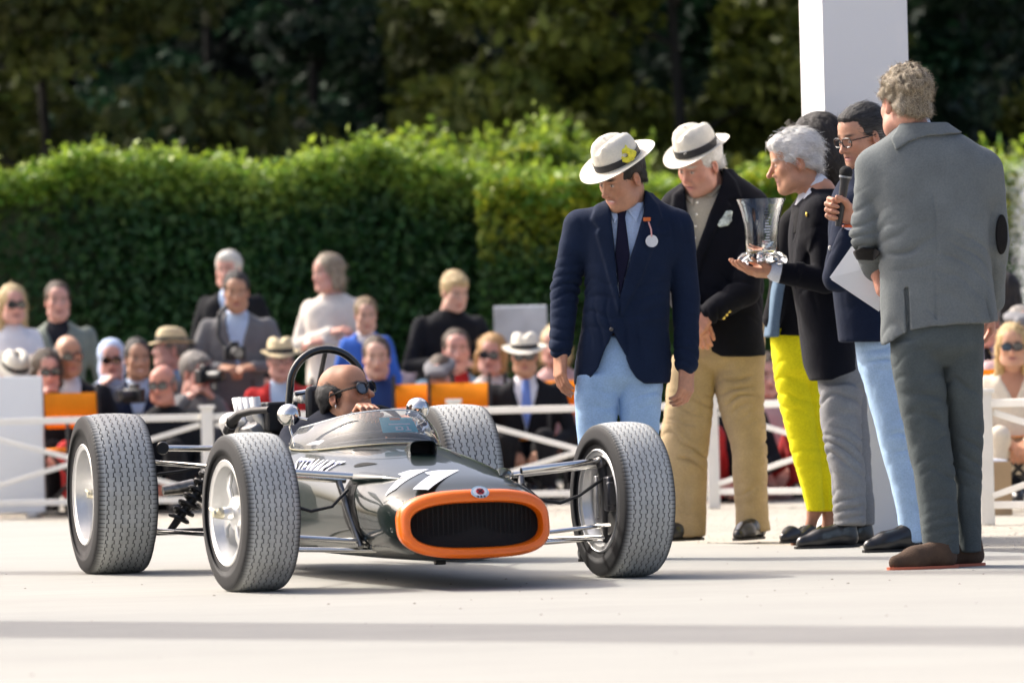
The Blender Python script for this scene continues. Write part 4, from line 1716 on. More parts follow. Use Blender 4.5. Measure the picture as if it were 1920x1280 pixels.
def strand_col(c, R, a, b, seed=2, freq=(110, 30, 30), grey_sides=None):
    c = np.array(c, float)
    a, b = np.array(a), np.array(b)

    def f(V):
        q = (V - c) @ R
        t = np.clip(.5 + .55 * vnoise(q, freq, seed) + .3 * vnoise(q, np.array(freq) * 2.3, seed + 4), 0, 1)[:, None]
        K = a * (1 - t) + b * t
        if grey_sides is not None:
            m = np.clip((.045 - q[:, 2]) / .03, 0, 1) * np.clip((np.abs(q[:, 0]) - .045) / .02, 0, 1)
            K = K * (1 - .75 * m[:, None]) + np.array(grey_sides) * .75 * m[:, None]
        return K
    return f


HAIR = M('hair', (.2, .15, .1), .5, attr=True, spec=.4, bump=.5, bscale=260, stretch=(1, 1, .3))


def hand_prims(w, d, n, side, curl=.35, size=1.0, spread=.0, curls=None, thumb=(.75, .35, .55)):
    """w wrist, d finger direction, n palm normal (towards the palm's inside), side +1/-1: which way the thumb lies along cross(n, d)"""
    w, d, n = np.array(w, float), np.array(d, float), np.array(n, float)
    d /= np.linalg.norm(d)
    n = n - d * (n @ d)
    n /= np.linalg.norm(n)
    t = np.cross(n, d) * side
    P = [rc(w - d * .05 * size, w + d * .01 * size, .029 * size, .027 * size, .01, (n, .78))]
    Lf = [.98, 1.06, 1.0, .80]
    for i in range(4):
        off = (1.5 - i) * .0205 * size
        kn = w + d * (.092 - .004 * abs(i - 1)) * size + t * off
        P.append(rc(w + d * .012 * size + t * off * .72, kn, .0165 * size, .0125 * size, .014 * size))
        cu = (curls[i] if curls is not None else curl)
        cur, ang = kn, 0.0
        dirb = d + t * spread * (1.5 - i) * .12
        dirb /= np.linalg.norm(dirb)
        for j, (L, r0, r1, ca) in enumerate(((.043, .0112, .0098, 1.15), (.027, .0098, .0088, 1.35), (.022, .0088, .0072, .9))):
            ang += cu * ca
            dv = dirb * math.cos(ang) + n * math.sin(ang)
            nx = cur + dv * L * Lf[i] * size
            P.append(rc(cur, nx, r0 * size, r1 * size, .004 * size))
            cur = nx
    a0 = w + d * .026 * size + t * .020 * size + n * .006 * size
    a1 = a0 + (d * thumb[0] + t * thumb[2] + n * thumb[1]) / np.linalg.norm(thumb) * .044 * size
    d2 = d * (thumb[0] + .35) + t * thumb[2] * .35 + n * (thumb[1] + .15)
    a2 = a1 + d2 / np.linalg.norm(d2) * .032 * size
    d3 = d * (thumb[0] + .5) + n * (thumb[1] + .35)
    a3 = a2 + d3 / np.linalg.norm(d3) * .025 * size
    P += [rc(w + d * .008 * size + t * .010 * size, a0, .019 * size, .018 * size, .012), rc(a0, a1, .0170 * size, .0130 * size, .010), rc(a1, a2, .0125 * size, .0108 * size, .004), rc(a2, a3, .0108 * size, .0085 * size, .003)]
    return P


def hand_col(tone, tips=None):
    tone = np.array(tone)

    def f(V):
        return np.clip(tone * (1 + .10 * vnoise(V, 60, 6))[:, None] * (1 + .05 * vnoise(V, 160, 2))[:, None] * np.array([1.0, .93, .9]), 0, 1)
    return f


def body_mesh(root, pieces, name='body'):
    """one mesh from several (prims, vox, colour function) pieces"""
    VV, FF, KK, n = [], [], [], 0
    for prims, vox, colf in pieces:
        V, Fq = solid(prims, vox)
        if len(V) == 0:
            continue
        V = relax(V, Fq, 1, .35)
        VV.append(V)
        FF.append(Fq + n)
        KK.append(colf(V))
        n += len(V)
    V = np.concatenate(VV) - np.array(root.location)
    return obj(name, mesh_np(name, V, np.concatenate(FF), True, np.concatenate(KK)), SKIN, root)


def shoe(root, heel, toe, mat, sole_mat, L=None, w=1.0, name='shoe', low=False):
    """heel and toe: ground points (x, y)"""
    h, t = np.array([*heel, 0.0]), np.array([*toe, 0.0])
    z0 = .012
    d = t - h
    L = np.linalg.norm(d)
    d /= L
    r = np.array([d[1], -d[0], 0])
    q = lambda f, s, z: h + d * f * L + r * s * w + np.array([0, 0, z + z0])
    top = .055 if low else .085
    P = [rc(q(.16, 0, .040), q(.18, 0, top), .040 * w, .038 * w, .02), rc(q(.30, 0, .045), q(.62, .004, .036), .041 * w, .043 * w, .03), rc(q(.62, .004, .034), q(.87, 0, .026), .043 * w, .029 * w, .03),
         rc(q(.28, 0, top - .008), q(.55, 0, .050), .030 * w, .028 * w, .03)]
    if low:
        P.append(el(q(.36, 0, .075), (.075, .05, .035) if abs(d[0]) > .5 else (.045, .08, .035), None, .01, 's'))
    V, Fq = solid(P, .006)
    V[:, 2] = np.maximum(V[:, 2], z0 + .0095)
    V = relax(V, Fq, 1, .4)
    s_ = obj(name, mesh_np(name, V - np.array(root.location), Fq, True), mat, root)
    out = []
    for a in np.linspace(0, 2 * math.pi, 30, endpoint=False):
        f = .5 + .5 * math.cos(a)
        hw = (.040 + .010 * math.sin(math.pi * min(1, f * 1.05)) * (1.1 if f > .5 else .4)) * w
        out.append(q(f * 1.0, hw * math.copysign(abs(math.sin(a)) ** .6, math.sin(a)), 0) - np.array(root.location))
    m = polygon_mesh('sole', out, (0, 0, .0105))
    m.build('sole', sole_mat, s_, False)
    hb = [q(f, sgn * .036 * w, 0.0) for f, sgn in ((.01, -1), (.24, -1), (.24, 1), (.01, 1))]
    return s_


def hat(c, R, s, root, mat, band_mat, brim=.075, crown_h=.108, front_dip=.018, side_up=.014, pinch=.016, rx=.088, ry=.106, name='hat', band_h=.032):
    """woven hat: crown, curved brim and ribbon, in head coordinates"""
    c = np.array(c, float)
    na = 56
    rows = []
    prof = [(1.0, 1.0, -.001), (.75, 1.0, .0), (.5, 1.0, .0), (.25, 1.0, .0), (.03, 1.0, .0)]
    V = []

    def brim_z(a, t):
        fr = -math.cos(a)                       # -1 back .. 1 front with a = 0 at the back
        return -front_dip * t ** 1.4 * (1 if fr > 0 else -.55) * abs(fr) ** 1.5 + side_up * t ** 1.6 * math.sin(a) ** 2
    ts = [1.0, .97, .75, .5, .25, .06]
    for t in ts:
        for j in range(na):
            a = 2 * math.pi * j / na
            x, y = math.sin(a) * (rx + brim * .92 * t), math.cos(a) * (ry + brim * t)
            V.append((x, y, brim_z(a, t)))
    cr = [(1.0, .0), (.985, .25), (.955, .5), (.90, .74), (.80, .90), (.62, .985), (.36, 1.0), (.02, .93)]
    for k, z in cr:
        for j in range(na):
            a = 2 * math.pi * j / na
            x, y = math.sin(a) * rx * k, math.cos(a) * ry * k
            zz = z * crown_h
            if z > .6:
                zz -= .022 * math.exp(-(x / .022) ** 2) * (1 if z > .85 else .4) + .010 * max(0, y / ry)
                fr = max(0, -y / ry)
                x *= 1 - pinch * 14 * fr * (z - .6)
            V.append((x, y, zz))
    nr = len(ts) + len(cr)
    F = [(i * na + j, i * na + (j + 1) % na, (i + 1) * na + (j + 1) % na, (i + 1) * na + j) for i in range(nr - 1) for j in range(na)]
    F.append(tuple((nr - 1) * na + j for j in range(na)))
    W = lambda P: (np.array(P) * s) @ R.T + c - np.array(root.location)
    h = MB().add(W(V), F).build(name, mat, root)
    sd_ = h.modifiers.new('thick', 'SOLIDIFY')
    sd_.thickness = .003
    B = []
    for z in (.003, band_h):
        k = 1.012 - .05 * (z / crown_h) ** 1.2
        for j in range(na):
            a = 2 * math.pi * j / na
            B.append((math.sin(a) * rx * (k + .012), math.cos(a) * ry * (k + .012), z + .001))
    b = MB().add(W(B), [(j, (j + 1) % na, na + (j + 1) % na, na + j) for j in range(na)])
    bow = [(rx + .004, -.012, .004), (rx + .012, .02, .018), (rx + .004, .045, .004), (rx + .004, .045, band_h), (rx + .006, -.012, band_h)]
    b.build('hat_band', band_mat, h)
    return h


def glasses(c, R, s, root, mat, lens_mat, w=.026, h=.019, round_=2.0, name='glasses', dz=.004, temple=True, th=.0026):
    c = np.array(c, float)
    W = lambda p: c + R @ (np.array(p, float) * s) - np.array(root.location)
    fr = MB()
    for sx in (-1, 1):
        pts = []
        for a in np.linspace(0, 2 * math.pi, 25):
            ca, sa = math.cos(a), math.sin(a)
            x = sx * .033 + w * math.copysign(abs(ca) ** (2 / round_), ca)
            z = dz + h * math.copysign(abs(sa) ** (2 / round_), sa)
            pts.append(W((x, -.107 + .25 * (abs(x) - .02) ** 1 * .5, z)))
        fr.tube(pts, th * s, 6, False)
        if temple:
            fr.tube([W((sx * .060, -.096, dz + .008)), W((sx * .079, -.05, dz + .008)), W((sx * .081, .01, dz + .006)), W((sx * .081, .028, dz - .008))], th * s, 6)
    fr.tube([W((-.010, -.112, dz + .003)), W((0, -.115, dz + .006)), W((.010, -.112, dz + .003))], .0025 * s, 6)
    g = fr.build(name, mat, root)
    if lens_mat is not None:
        for sx in (-1, 1):
            pts = []
            for a in np.linspace(0, 2 * math.pi, 24, endpoint=False):
                ca, sa = math.cos(a), math.sin(a)
                x = sx * .033 + w * math.copysign(abs(ca) ** (2 / round_), ca)
                pts.append(W((x, -.1065 + .25 * (abs(x) - .02) * .5, dz + h * math.copysign(abs(sa) ** (2 / round_), sa))))
            MB().add(pts, [tuple(range(24))]).build('lens', lens_mat, g, False)
    return g


frame_black = M('spectacle_frame', (.012, .011, .010), .25, coat=.5)
dark_lens = M('dark_lens', (.010, .010, .012), .06, spec=.8, coat=1)


def strands(root, c, R, s, n, length, comb, cols, seed, lift=.004, width=.0011, curl=.3, name='hair_strand', zmax=9.0):
    """loose strands lying on the hair just made; comb: function of local position -> direction"""
    V, Fq = LAST[0]
    N = vnormals(V, Fq)
    r = np.random.RandomState(seed)
    ok = np.nonzero(((V - c) @ R / s)[:, 2] < zmax)[0]
    ids = r.choice(ok, n)
    P, Nn = V[ids], N[ids]
    q = (P - c) @ R / s
    D = np.array([comb(x) for x in q]) @ R.T + r.normal(0, curl, (n, 3))
    D -= Nn * (D * Nn).sum(1)[:, None]
    D /= np.maximum(np.linalg.norm(D, axis=1), 1e-6)[:, None]
    L = length * r.uniform(.5, 1.3, n)[:, None]
    S = np.cross(D, Nn)
    bend = r.normal(0, .25, (n, 1)) * S
    rows = []
    for t in (0, .35, .7, 1.0):
        pos = P + D * L * t + bend * L * t * t + Nn * (lift * (.2 + 1.6 * t - 1.2 * t * t) - L * .22 * t * t) + Nn * .0015
        w = width * (1 - .75 * t)
        rows += [pos - S * w, pos + S * w]
    A = np.stack(rows, 1)
    F_ = np.array([(0, 1, 3, 2), (2, 3, 5, 4), (4, 5, 7, 6)])
    FF = (np.arange(n)[:, None, None] * 8 + F_[None]).reshape(-1, 4)
    k = np.clip(r.normal(.5, .35, n), 0, 1)[:, None]
    K = np.array(cols[0]) * (1 - k) + np.array(cols[1]) * k
    o = obj(name, mesh_np(name, A.reshape(-1, 3) - np.array(root.location), FF, True, np.repeat(K, 8, axis=0)), HAIR, root)
    o['kind'] = 'stuff'
    return o

# ------------------------------------------------------------------ the people on the carpet
class Fig:
    def __init__(s, label, Y, foot, z=.012):
        s.Y = Y
        p = at(foot[0], foot[1], Y)
        s.root = thing('person', label, 'person', (p[0], Y, z))
        s.core = []
        s.pieces = []

    def J(s, px, py, dy=0.0):
        return at(px, py, s.Y + dy)

    def rows(s, L, shrink=0.0, dshrink=None):
        out = []
        for r in L:
            py, xl, xr, d = r[:4]
            dy = r[4] if len(r) > 4 else 0.0
            c = at((xl + xr) / 2, py, s.Y + dy)
            out.append((c[2], c[0], s.Y + dy, (xr - xl) / 2 / FOC * s.Y - shrink, d - (shrink if dshrink is None else dshrink)))
        return out

    def poly(s, L):
        return [tuple(at(a, b, s.Y)[[0, 2]]) for a, b in L]

    def put(s, name, prims, mat, vox=.007, parent=None, **kw):
        return part(name, prims, mat, s.root, vox, parent=parent, **kw)

    def head(s, px, py, yaw, pitch, roll, sc, tone, hairstyle=None, hc=((.1, .1, .1), (.2, .2, .2)), dy=0.0, neck=None, hvox=.0045, hamp=.003, gs=None, hairpart='hair', hairmat=None, nr=.056, **kw):
        s.c = s.J(px, py, dy)
        s.R = rotz(yaw) @ rotx(pitch) @ roty(roll)
        s.s = sc
        shape = {k: kw.pop(k) for k in ('nose', 'chin', 'jowl', 'smile') if k in kw}
        hp = head_prims(s.c, s.R, sc, **shape)
        if neck is not None:
            hp.append(rc(s.c + s.R @ np.array([0, .030, -.060]) * sc, neck, nr * sc, nr * 1.12 * sc, .03))
        s.tone = tone
        s.pieces.append((hp, hvox, face_col(s.c, s.R, sc, tone, **kw)))
        if hairstyle:
            part(hairpart, hair_prims(s.c, s.R, sc, hairstyle), hairmat or HAIR, s.root, hvox,
                 disp=strand_disp(hamp, s.c, s.R) if hairmat is None else folds(.002, (14, 14, 14), 3),
                 colf=strand_col(s.c, s.R, hc[0], hc[1], grey_sides=gs) if hairmat is None else None)

    def hand(s, w, d, n, side, vox=.0036, **kw):
        s.pieces.append((hand_prims(w, d, n, side, **kw), vox, hand_col(s.tone)))

    def finish(s, chain, vox=.02):
        """chain: list of (a, b, r) for the body inside the clothes"""
        pr = [rc(a, b, r, r, .03) for a, b, r in chain]
        s.pieces.append((pr, vox, hand_col(s.tone)))
        return body_mesh(s.root, s.pieces)


def arm(sh, el_, wr, r0, r1, r2, k=.05):
    sh, el_, wr = np.array(sh), np.array(el_), np.array(wr)
    m = sh + (el_ - sh) * .32
    rm = r0 + (r1 - r0) * .32
    return [rc(sh, m, r0, rm, k), rc(m, el_, rm, r1, .007), rc(el_, wr, r1, r2, .007)]


def hips(rows):
    """hip block whose lower edge tapers into the legs"""
    rows = sorted(rows)
    z, cx, cy, w, d = rows[0]
    return loft([(z - .055, cx, cy, w * .25, d * .35), (z - .02, cx, cy, w * .80, d * .80)] + rows, k=.03)


straw_hat = M('panama_straw', (.78, .73, .61), .75, var=.05, vscale=14, bump=.35, bscale=330, var2=.05, vscale2=120)
ribbon_black = M('hat_ribbon', (.014, .014, .016), .55, var=.2, vscale=20)
shoe_black = M('shoe_black', (.012, .012, .013), .28, var=.2, vscale=14, coat=.25)
sole_dark = M('sole_dark', (.02, .018, .016), .6)

# ---- A: navy blazer, straw hat with yellow flower
A = Fig('smiling man in straw hat with yellow flower, navy blazer and light blue trousers', 19.8, (1160, 1053))
navy = cloth('navy_blazer_cloth', (.009, .0175, .043), .12)
JR = [(362, 1168, 1222, .062, .02), (376, 1140, 1234, .074), (388, 1106, 1256, .092), (400, 1086, 1274, .106), (425, 1082, 1276, .120), (480, 1094, 1264, .132), (550, 1098, 1256, .128), (620, 1090, 1254, .130), (690, 1076, 1260, .136), (720, 1076, 1256, .136)]
jk = [loft(A.rows(JR), n=2.25)]
lsh, lel, lwr = A.J(1086, 424), A.J(1059, 545, .02), A.J(1051, 652, -.04)
rsh, rel, rwr = A.J(1270, 426), A.J(1287, 560, .02), A.J(1287, 680, -.04)
jk += arm(lsh, lel, lwr, .066, .058, .049) + arm(rsh, rel, rwr, .066, .058, .049)
V1 = A.poly([(1143, 372), (1150, 350), (1210, 338), (1207, 400), (1182, 480), (1160, 560), (1152, 480), (1146, 420)])
V2 = A.poly([(1150, 622), (1134, 655), (1122, 690), (1108, 708), (1094, 717), (1064, 724), (1064, 740), (1216, 740), (1207, 719), (1192, 708), (1180, 690), (1166, 655)])
lapL = A.poly([(1142, 368), (1118, 384), (1108, 412), (1122, 430), (1116, 438), (1136, 510), (1159, 590), (1160, 556), (1152, 480), (1146, 420)])
lapR = A.poly([(1207, 350), (1232, 384), (1240, 412), (1228, 428), (1234, 436), (1204, 520), (1163, 596), (1160, 556), (1182, 480), (1205, 405)])
ja = A.put('jacket', jk, navy, .0065, cuts=[(V1, A.Y - .02), (V2, A.Y - .02)], emb=[(lapL, A.Y, .012), (lapR, A.Y, .012), (A.poly([(1202, 598), (1246, 592), (1246, 600), (1202, 606)]), A.Y, .004), (A.poly([(1222, 436), (1256, 430), (1256, 440), (1222, 446)]), A.Y, .004)],
           disp=folds(.004, (7, 7, 4), 3, [(lel, .10, .007, (14, 14, 26)), (rel, .10, .007, (14, 14, 26)), (A.J(1150, 625, -.12), .14, .006, (22, 9, 9)), (rwr, .1, .005, (10, 10, 24)), (lsh, .10, .004, (20, 9, 9)), (rsh, .10, .004, (20, 9, 9)), (lwr, .1, .005, (10, 10, 24)), (A.J(1120, 560, -.1), .12, .004, (9, 9, 18)), (A.J(1230, 560, -.1), .12, .004, (9, 9, 18))]))
MB().ball(A.J(1146, 617, -.139) - np.array(A.root.location), .0085, 12, 8).build('button', M('button_horn', (.10, .09, .08), .35), ja)
sh = [loft(A.rows([(386, 1146, 1216, .062), (400, 1112, 1246, .086), (450, 1112, 1244, .114), (560, 1114, 1240, .118), (610, 1116, 1236, .118)])), rc(A.J(1170, 410), A.J(1194, 382, .035), .053, .058, .03)]
shirt_blue = cloth('pale_blue_shirt', (.50, .62, .82), .05, bump=.1)
A.put('shirt', sh, shirt_blue, .0075, disp=folds(.003, (10, 10, 8), 5))
A.put('collar', sh, shirt_blue, .005, keep=[(A.poly([(1143, 374), (1166, 389), (1152, 424), (1143, 398)]), A.Y)], inflate=.010)
A.put('collar', sh, shirt_blue, .005, keep=[(A.poly([(1209, 342), (1210, 372), (1193, 420), (1171, 390), (1190, 372)]), A.Y)], inflate=.010)
A.put('tie', sh, cloth('tie_midnight', (.010, .010, .028), .1), .0048, keep=[(A.poly([(1157, 386), (1173, 386), (1174, 398), (1171, 408), (1180, 480), (1161, 560), (1152, 478), (1158, 408), (1155, 398)]), A.Y)], inflate=.016)
tr = [hips(A.rows([(630, 1106, 1238, .100), (700, 1092, 1238, .112), (716, 1084, 1240, .114)])), loft(A.rows([(700, 1080, 1164, .108), (740, 1078, 1162, .100), (800, 1080, 1156, .090), (900, 1087, 1152, .072), (1042, 1092, 1148, .062)]), k=.008),
      loft(A.rows([(700, 1157, 1244, .108), (740, 1159, 1242, .100), (800, 1163, 1237, .090), (900, 1165, 1228, .072), (1042, 1168, 1222, .062)]), k=.008)]
tpale = cloth('light_blue_cotton', (.36, .53, .76), .07, bump=.15)
A.put('trousers', tr, tpale, .008, disp=folds(.005, (10, 10, 9), 8, [(A.J(1130, 740, -.1), .10, .006, (10, 10, 18)), (A.J(1200, 740, -.1), .10, .006, (10, 10, 18))]))
A.head(1166, 334, -.88, .42, .10, 1.0, (.56, .29, .18), 'short', ((.012, .010, .009), (.035, .028, .022)), dy=-.075, neck=A.J(1180, 392), smile=1.0, teeth=True, nose=1.05, brow=(.02, .015, .012), stubble=.15)
strands(A.root, A.c, A.R, 1, 500, .03, lambda q: (0, .4, -1), ((.012, .010, .009), (.05, .04, .03)), 3, zmax=.02)
hh = hat(A.c + A.R @ np.array([0, .004, .074]), A.R @ rotx(.10) @ roty(-.04), 1.0, A.root, straw_hat, ribbon_black, brim=.072, crown_h=.114, front_dip=.006)
fl = MB()
fc = A.J(1173, 293, -.185) - np.array(A.root.location)
rr_ = np.random.RandomState(2)
for i in range(9):
    a = i * .7
    d = np.array([math.cos(a) * .026, -.008 * rr_.rand(), math.sin(a) * .02])
    fl.ball(fc + d + np.array([0, 0, .004]), (.017, .006, .012), 8, 6)
fl.ball(fc + np.array([-.03, .0, -.02]), (.018, .007, .011), 8, 6).ball(fc + np.array([.03, .006, .014]), (.016, .006, .011), 8, 6).ball(fc + np.array([.0, .004, .030]), (.009, .006, .018), 8, 6)
fl.build('hat_flower', M('yellow_petals', (.80, .72, .05), .6, var=.2, vscale=60), hh)
for px, py, n_, dd in ((1213, 411, 'lapel_ribbon', 0),):
    MB().box(A.J(px, py, -.146) - np.array(A.root.location), (.030, .010, .016)).build('lapel_ribbon', M('orange_ribbon', (.70, .16, .03), .6), ja, True, .002)
MB().tube([A.J(1216, 416, -.148) - np.array(A.root.location), A.J(1221, 430, -.152) - np.array(A.root.location), A.J(1222, 444, -.152) - np.array(A.root.location)], .0032, 6).build('medal_cord', M('medal_cord', (.72, .38, .36), .6), ja)
disc(A.J(1222, 452, -.150) - np.array(A.root.location), (.1, -1, .1), .0255, 28, 1, .004).build('medal', M('medal_silver', (.80, .80, .79), .5, .1, bump=.6, bscale=160), ja, True)
A.hand(lwr + np.array([0, 0, -.018]), (-.06, -.10, -1), (.9, .45, 0), 1, curl=.30, size=1.05)
A.hand(rwr + np.array([0, 0, -.018]), (-.05, -.10, -1), (-.75, .65, 0), -1, curl=.45, size=1.05)
A.finish([(A.J(1180, 400), A.J(1160, 700), .06), (lsh, lel, .035), (lel, lwr, .03), (rsh, rel, .035), (rel, rwr, .03), (A.J(1120, 740), A.J(1120, 1045), .035), (A.J(1200, 740), A.J(1196, 1045), .035)])
for x in (1120, 1196):
    p = gnd(x, 1053)
    shoe(A.root, (p[0] + .02, A.Y + .06), (p[0] - .06, A.Y - .20), shoe_black, sole_dark)

# ---- B: dark blazer, chinos, straw hat
B = Fig('older man in straw hat, open beige shirt, black blazer and khaki chinos', 21.9, (1340, 1018))
blk = cloth('black_blazer_cloth', (.0045, .005, .009), .15)
JR = [(318, 1312, 1372, .060), (336, 1290, 1392, .085), (352, 1258, 1420, .108), (390, 1246, 1434, .130), (460, 1250, 1434, .150), (540, 1262, 1432, .150), (610, 1300, 1430, .150), (668, 1310, 1434, .150)]
jk = [loft(B.rows(JR), n=2.3)]
rsh, rel, rwr = B.J(1412, 395, -.04), B.J(1398, 545, -.14), B.J(1335, 583, -.24)
lsh, lel, lwr = B.J(1266, 395, 0), B.J(1262, 540, -.02), B.J(1300, 590, -.22)
jk += arm(rsh, rel, rwr, .078, .066, .052) + arm(lsh, lel, lwr, .07, .062, .052)
V1 = B.poly([(1282, 352), (1288, 330), (1356, 300), (1352, 345), (1330, 400), (1304, 470), (1297, 500), (1293, 430), (1286, 392)])
lapR = B.poly([(1354, 312), (1378, 340), (1388, 372), (1360, 378), (1366, 386), (1330, 450), (1299, 540), (1297, 498), (1306, 465), (1332, 398), (1352, 345)])
lapL = B.poly([(1284, 348), (1262, 366), (1256, 398), (1268, 404), (1276, 450), (1297, 540), (1297, 498), (1293, 430), (1286, 392)])
jb = B.put('jacket', jk, blk, .0065, cuts=[(V1, B.Y - .02), (B.poly([(1300, 620), (1312, 640), (1325, 655), (1350, 668), (1350, 690), (1270, 690), (1270, 640)]), B.Y - .02)], emb=[(lapL, B.Y, .012), (lapR, B.Y, .012)],
           disp=folds(.004, (7, 7, 5), 6, [(rel, .12, .008, (16, 16, 16)), (rwr, .1, .006, (24, 14, 14))]))
bt = MB()
for i in range(4):
    bt.ball(B.J(1357 + 5.2 * i, 596 - 6.0 * i, -.262 + .010 * i) - np.array(B.root.location), .0082, 10, 7)
bt.build('cuff_button', M('gold_button', (.85, .62, .16), .25, 1.0), jb)['kind'] = 'stuff'
sh = [loft(B.rows([(352, 1306, 1376, .055), (368, 1268, 1410, .09), (400, 1256, 1422, .122), (500, 1262, 1420, .140)])), rc(B.J(1322, 376), B.J(1352, 336, .05), .050, .058, .03)]
beige_sh = cloth('beige_shirt', (.52, .46, .34), .08, bump=.15)
B.put('shirt', sh, beige_sh, .0075, disp=folds(.004, (10, 10, 8), 5))
B.put('collar', sh, beige_sh, .005, keep=[(B.poly([(1356, 312), (1360, 340), (1334, 372), (1316, 366), (1336, 344)]), B.Y)], inflate=.011)
B.put('collar', sh, beige_sh, .005, keep=[(B.poly([(1284, 352), (1302, 366), (1298, 388), (1285, 374)]), B.Y)], inflate=.011)
pb_ = MB()
for i in range(5):
    pb_.ball(B.J(1308 - 1.6 * i, 380 + 22 * i, -.140) - np.array(B.root.location), .0055, 8, 6)
pb_.build('shirt_button', M('pearl_button', (.75, .72, .65), .3), B.root)['kind'] = 'stuff'
B.put('pocket_square', jk, M('paisley_silk', (.62, .68, .60), .5, var=.55, vscale=45), .0048, keep=[(B.poly([(1340, 424), (1350, 402), (1358, 396), (1371, 398), (1370, 416), (1362, 424), (1350, 428)]), B.Y)], inflate=.010, disp=folds(.004, (60, 60, 60), 2))
tr = [hips(B.rows([(600, 1312, 1432, .12), (650, 1266, 1434, .125), (680, 1260, 1434, .125)])), loft(B.rows([(665, 1260, 1346, .118), (700, 1256, 1343, .104), (760, 1246, 1336, .09), (850, 1236, 1328, .084), (940, 1232, 1324, .08), (1006, 1238, 1322, .078, -.02)]), k=.008),
      loft(B.rows([(665, 1334, 1436, .118), (700, 1334, 1436, .104), (770, 1350, 1434, .09, -.02), (850, 1372, 1436, .084, -.05), (940, 1378, 1440, .08, -.05), (996, 1380, 1446, .08, -.06)]), k=.008)]
khaki = cloth('khaki_chino', (.40, .30, .175), .10, bump=.15)
B.put('trousers', tr, khaki, .0075, disp=folds(.009, (8, 8, 7), 12, [(B.J(1290, 740, -.1), .16, .008, (9, 9, 22)), (B.J(1395, 720, -.1), .14, .008, (9, 9, 22)), (B.J(1282, 860, -.08), .14, .010, (14, 14, 18)), (B.J(1408, 860, -.1), .14, .010, (14, 14, 18)), (B.J(1280, 968, -.05), .07, .009, (12, 12, 30)), (B.J(1412, 955, -.05), .07, .011, (12, 12, 30))]))
B.head(1312, 310, -.80, .42, .10, 1.04, (.60, .31, .22), 'full', ((.62, .60, .55), (.82, .81, .77)), dy=-.07, neck=B.J(1338, 355), jowl=.02, ruddy=.5, brow=(.5, .47, .42))
strands(B.root, B.c, B.R, 1, 900, .035, lambda q: (q[0] * 3, .6, -.8), ((.66, .64, .6), (.88, .87, .84)), 4, lift=.007, zmax=.02)
hh = hat(B.c + B.R @ np.array([0, .006, .072]), B.R @ rotx(.02) @ roty(-.06), 1.05, B.root, straw_hat, ribbon_black, brim=.058, crown_h=.118, front_dip=.012, side_up=.02, band_h=.036)
B.hand(rwr + np.array([-.012, -.005, -.004]), (-.62, -.25, -.7), (.25, 1, 0), 1, curl=.35)
B.hand(lwr + np.array([.01, -.0, -.01]), (.2, -.3, -1), (.2, 1, 0), -1, curl=.5)
B.finish([(B.J(1338, 360), B.J(1345, 660), .07), (rsh, rel, .04), (rel, rwr, .03), (lsh, lel, .04), (lel, lwr, .03), (B.J(1295, 700), B.J(1280, 1000), .035), (B.J(1390, 700), B.J(1412, 990, -.05), .035)])
p = gnd(1300, 1022)
shoe(B.root, (p[0] + .06, B.Y + .0), (p[0] - .16, B.Y - .12), shoe_black, sole_dark)
p = gnd(1415, 1016)
shoe(B.root, (p[0] + .04, B.Y - .03), (p[0] - .09, B.Y - .26), shoe_black, sole_dark)

# ---- D: woman in yellow trousers
D = Fig('dark-haired woman in bright yellow trousers and dark jacket behind the white-haired man', 21.3, (1505, 1020))
tr = [hips(D.rows([(600, 1444, 1545, .12), (650, 1446, 1550, .125), (700, 1452, 1552, .12)])), loft(D.rows([(690, 1450, 1512, .10), (760, 1462, 1524, .088), (850, 1484, 1538, .070), (957, 1513, 1545, .05)]), k=.008),
      loft(D.rows([(690, 1495, 1552, .10, .04), (760, 1506, 1556, .088, .05), (850, 1522, 1568, .070, .05), (957, 1540, 1573, .05, .05)]), k=.008)]
D.put('trousers', tr, cloth('yellow_cotton', (.80, .72, .012), .05, bump=.12), .007, disp=folds(.004, (9, 9, 9), 12, [(D.J(1500, 720, -.1), .16, .006, (10, 10, 20)), (D.J(1520, 850, -.1), .14, .005, (12, 12, 22))]))
D.put('jacket', [loft(D.rows([(336, 1506, 1566, .085), (372, 1494, 1568, .10), (400, 1470, 1580, .12), (480, 1455, 1585, .14), (560, 1450, 1570, .13), (630, 1446, 1565, .14)]), n=2.3), rc(D.J(1486, 420, -.06), D.J(1466, 520, -.06), .06, .05, .04), rc(D.J(1466, 520, -.06), D.J(1448, 600, -.12), .05, .042, .02)],
      cloth('woman_jacket_black', (.006, .006, .008), .15), .008, disp=folds(.004, (8, 8, 6), 4))
D.put('scarf_panel', [loft(D.rows([(500, 1456, 1480, .13, -.06), (540, 1444, 1470, .13, -.06), (600, 1436, 1462, .13, -.06), (632, 1432, 1460, .13, -.06)], 0), n=2.6)], cloth('slate_blue_panel', (.12, .18, .25), .08), .006)
D.head(1528, 272, -1.9, .1, 0, 1.0, (.38, .19, .12), 'long', ((.010, .008, .008), (.028, .022, .02)), neck=D.J(1530, 385), hamp=.003)
strands(D.root, D.c, D.R, 1, 1400, .08, lambda q: (0, .3, -1), ((.008, .007, .007), (.05, .04, .035)), 6, lift=.005, curl=.1)
lk = MB()
for i in range(16):
    a = np.array([1487 - 2 * (i % 4), 232 + i])
    lk.tube([D.J(1500, 240 + i, -.09) - np.array(D.root.location), D.J(1480 + i % 5, 224 + i * 1.2, -.10) - np.array(D.root.location), D.J(1472 + (i * 7) % 11, 232 + i * 1.6, -.10) - np.array(D.root.location)], .0014, 4)
lk.build('hair_wisp', M('wisp_brown', (.10, .075, .05), .5), D.root)['kind'] = 'stuff'
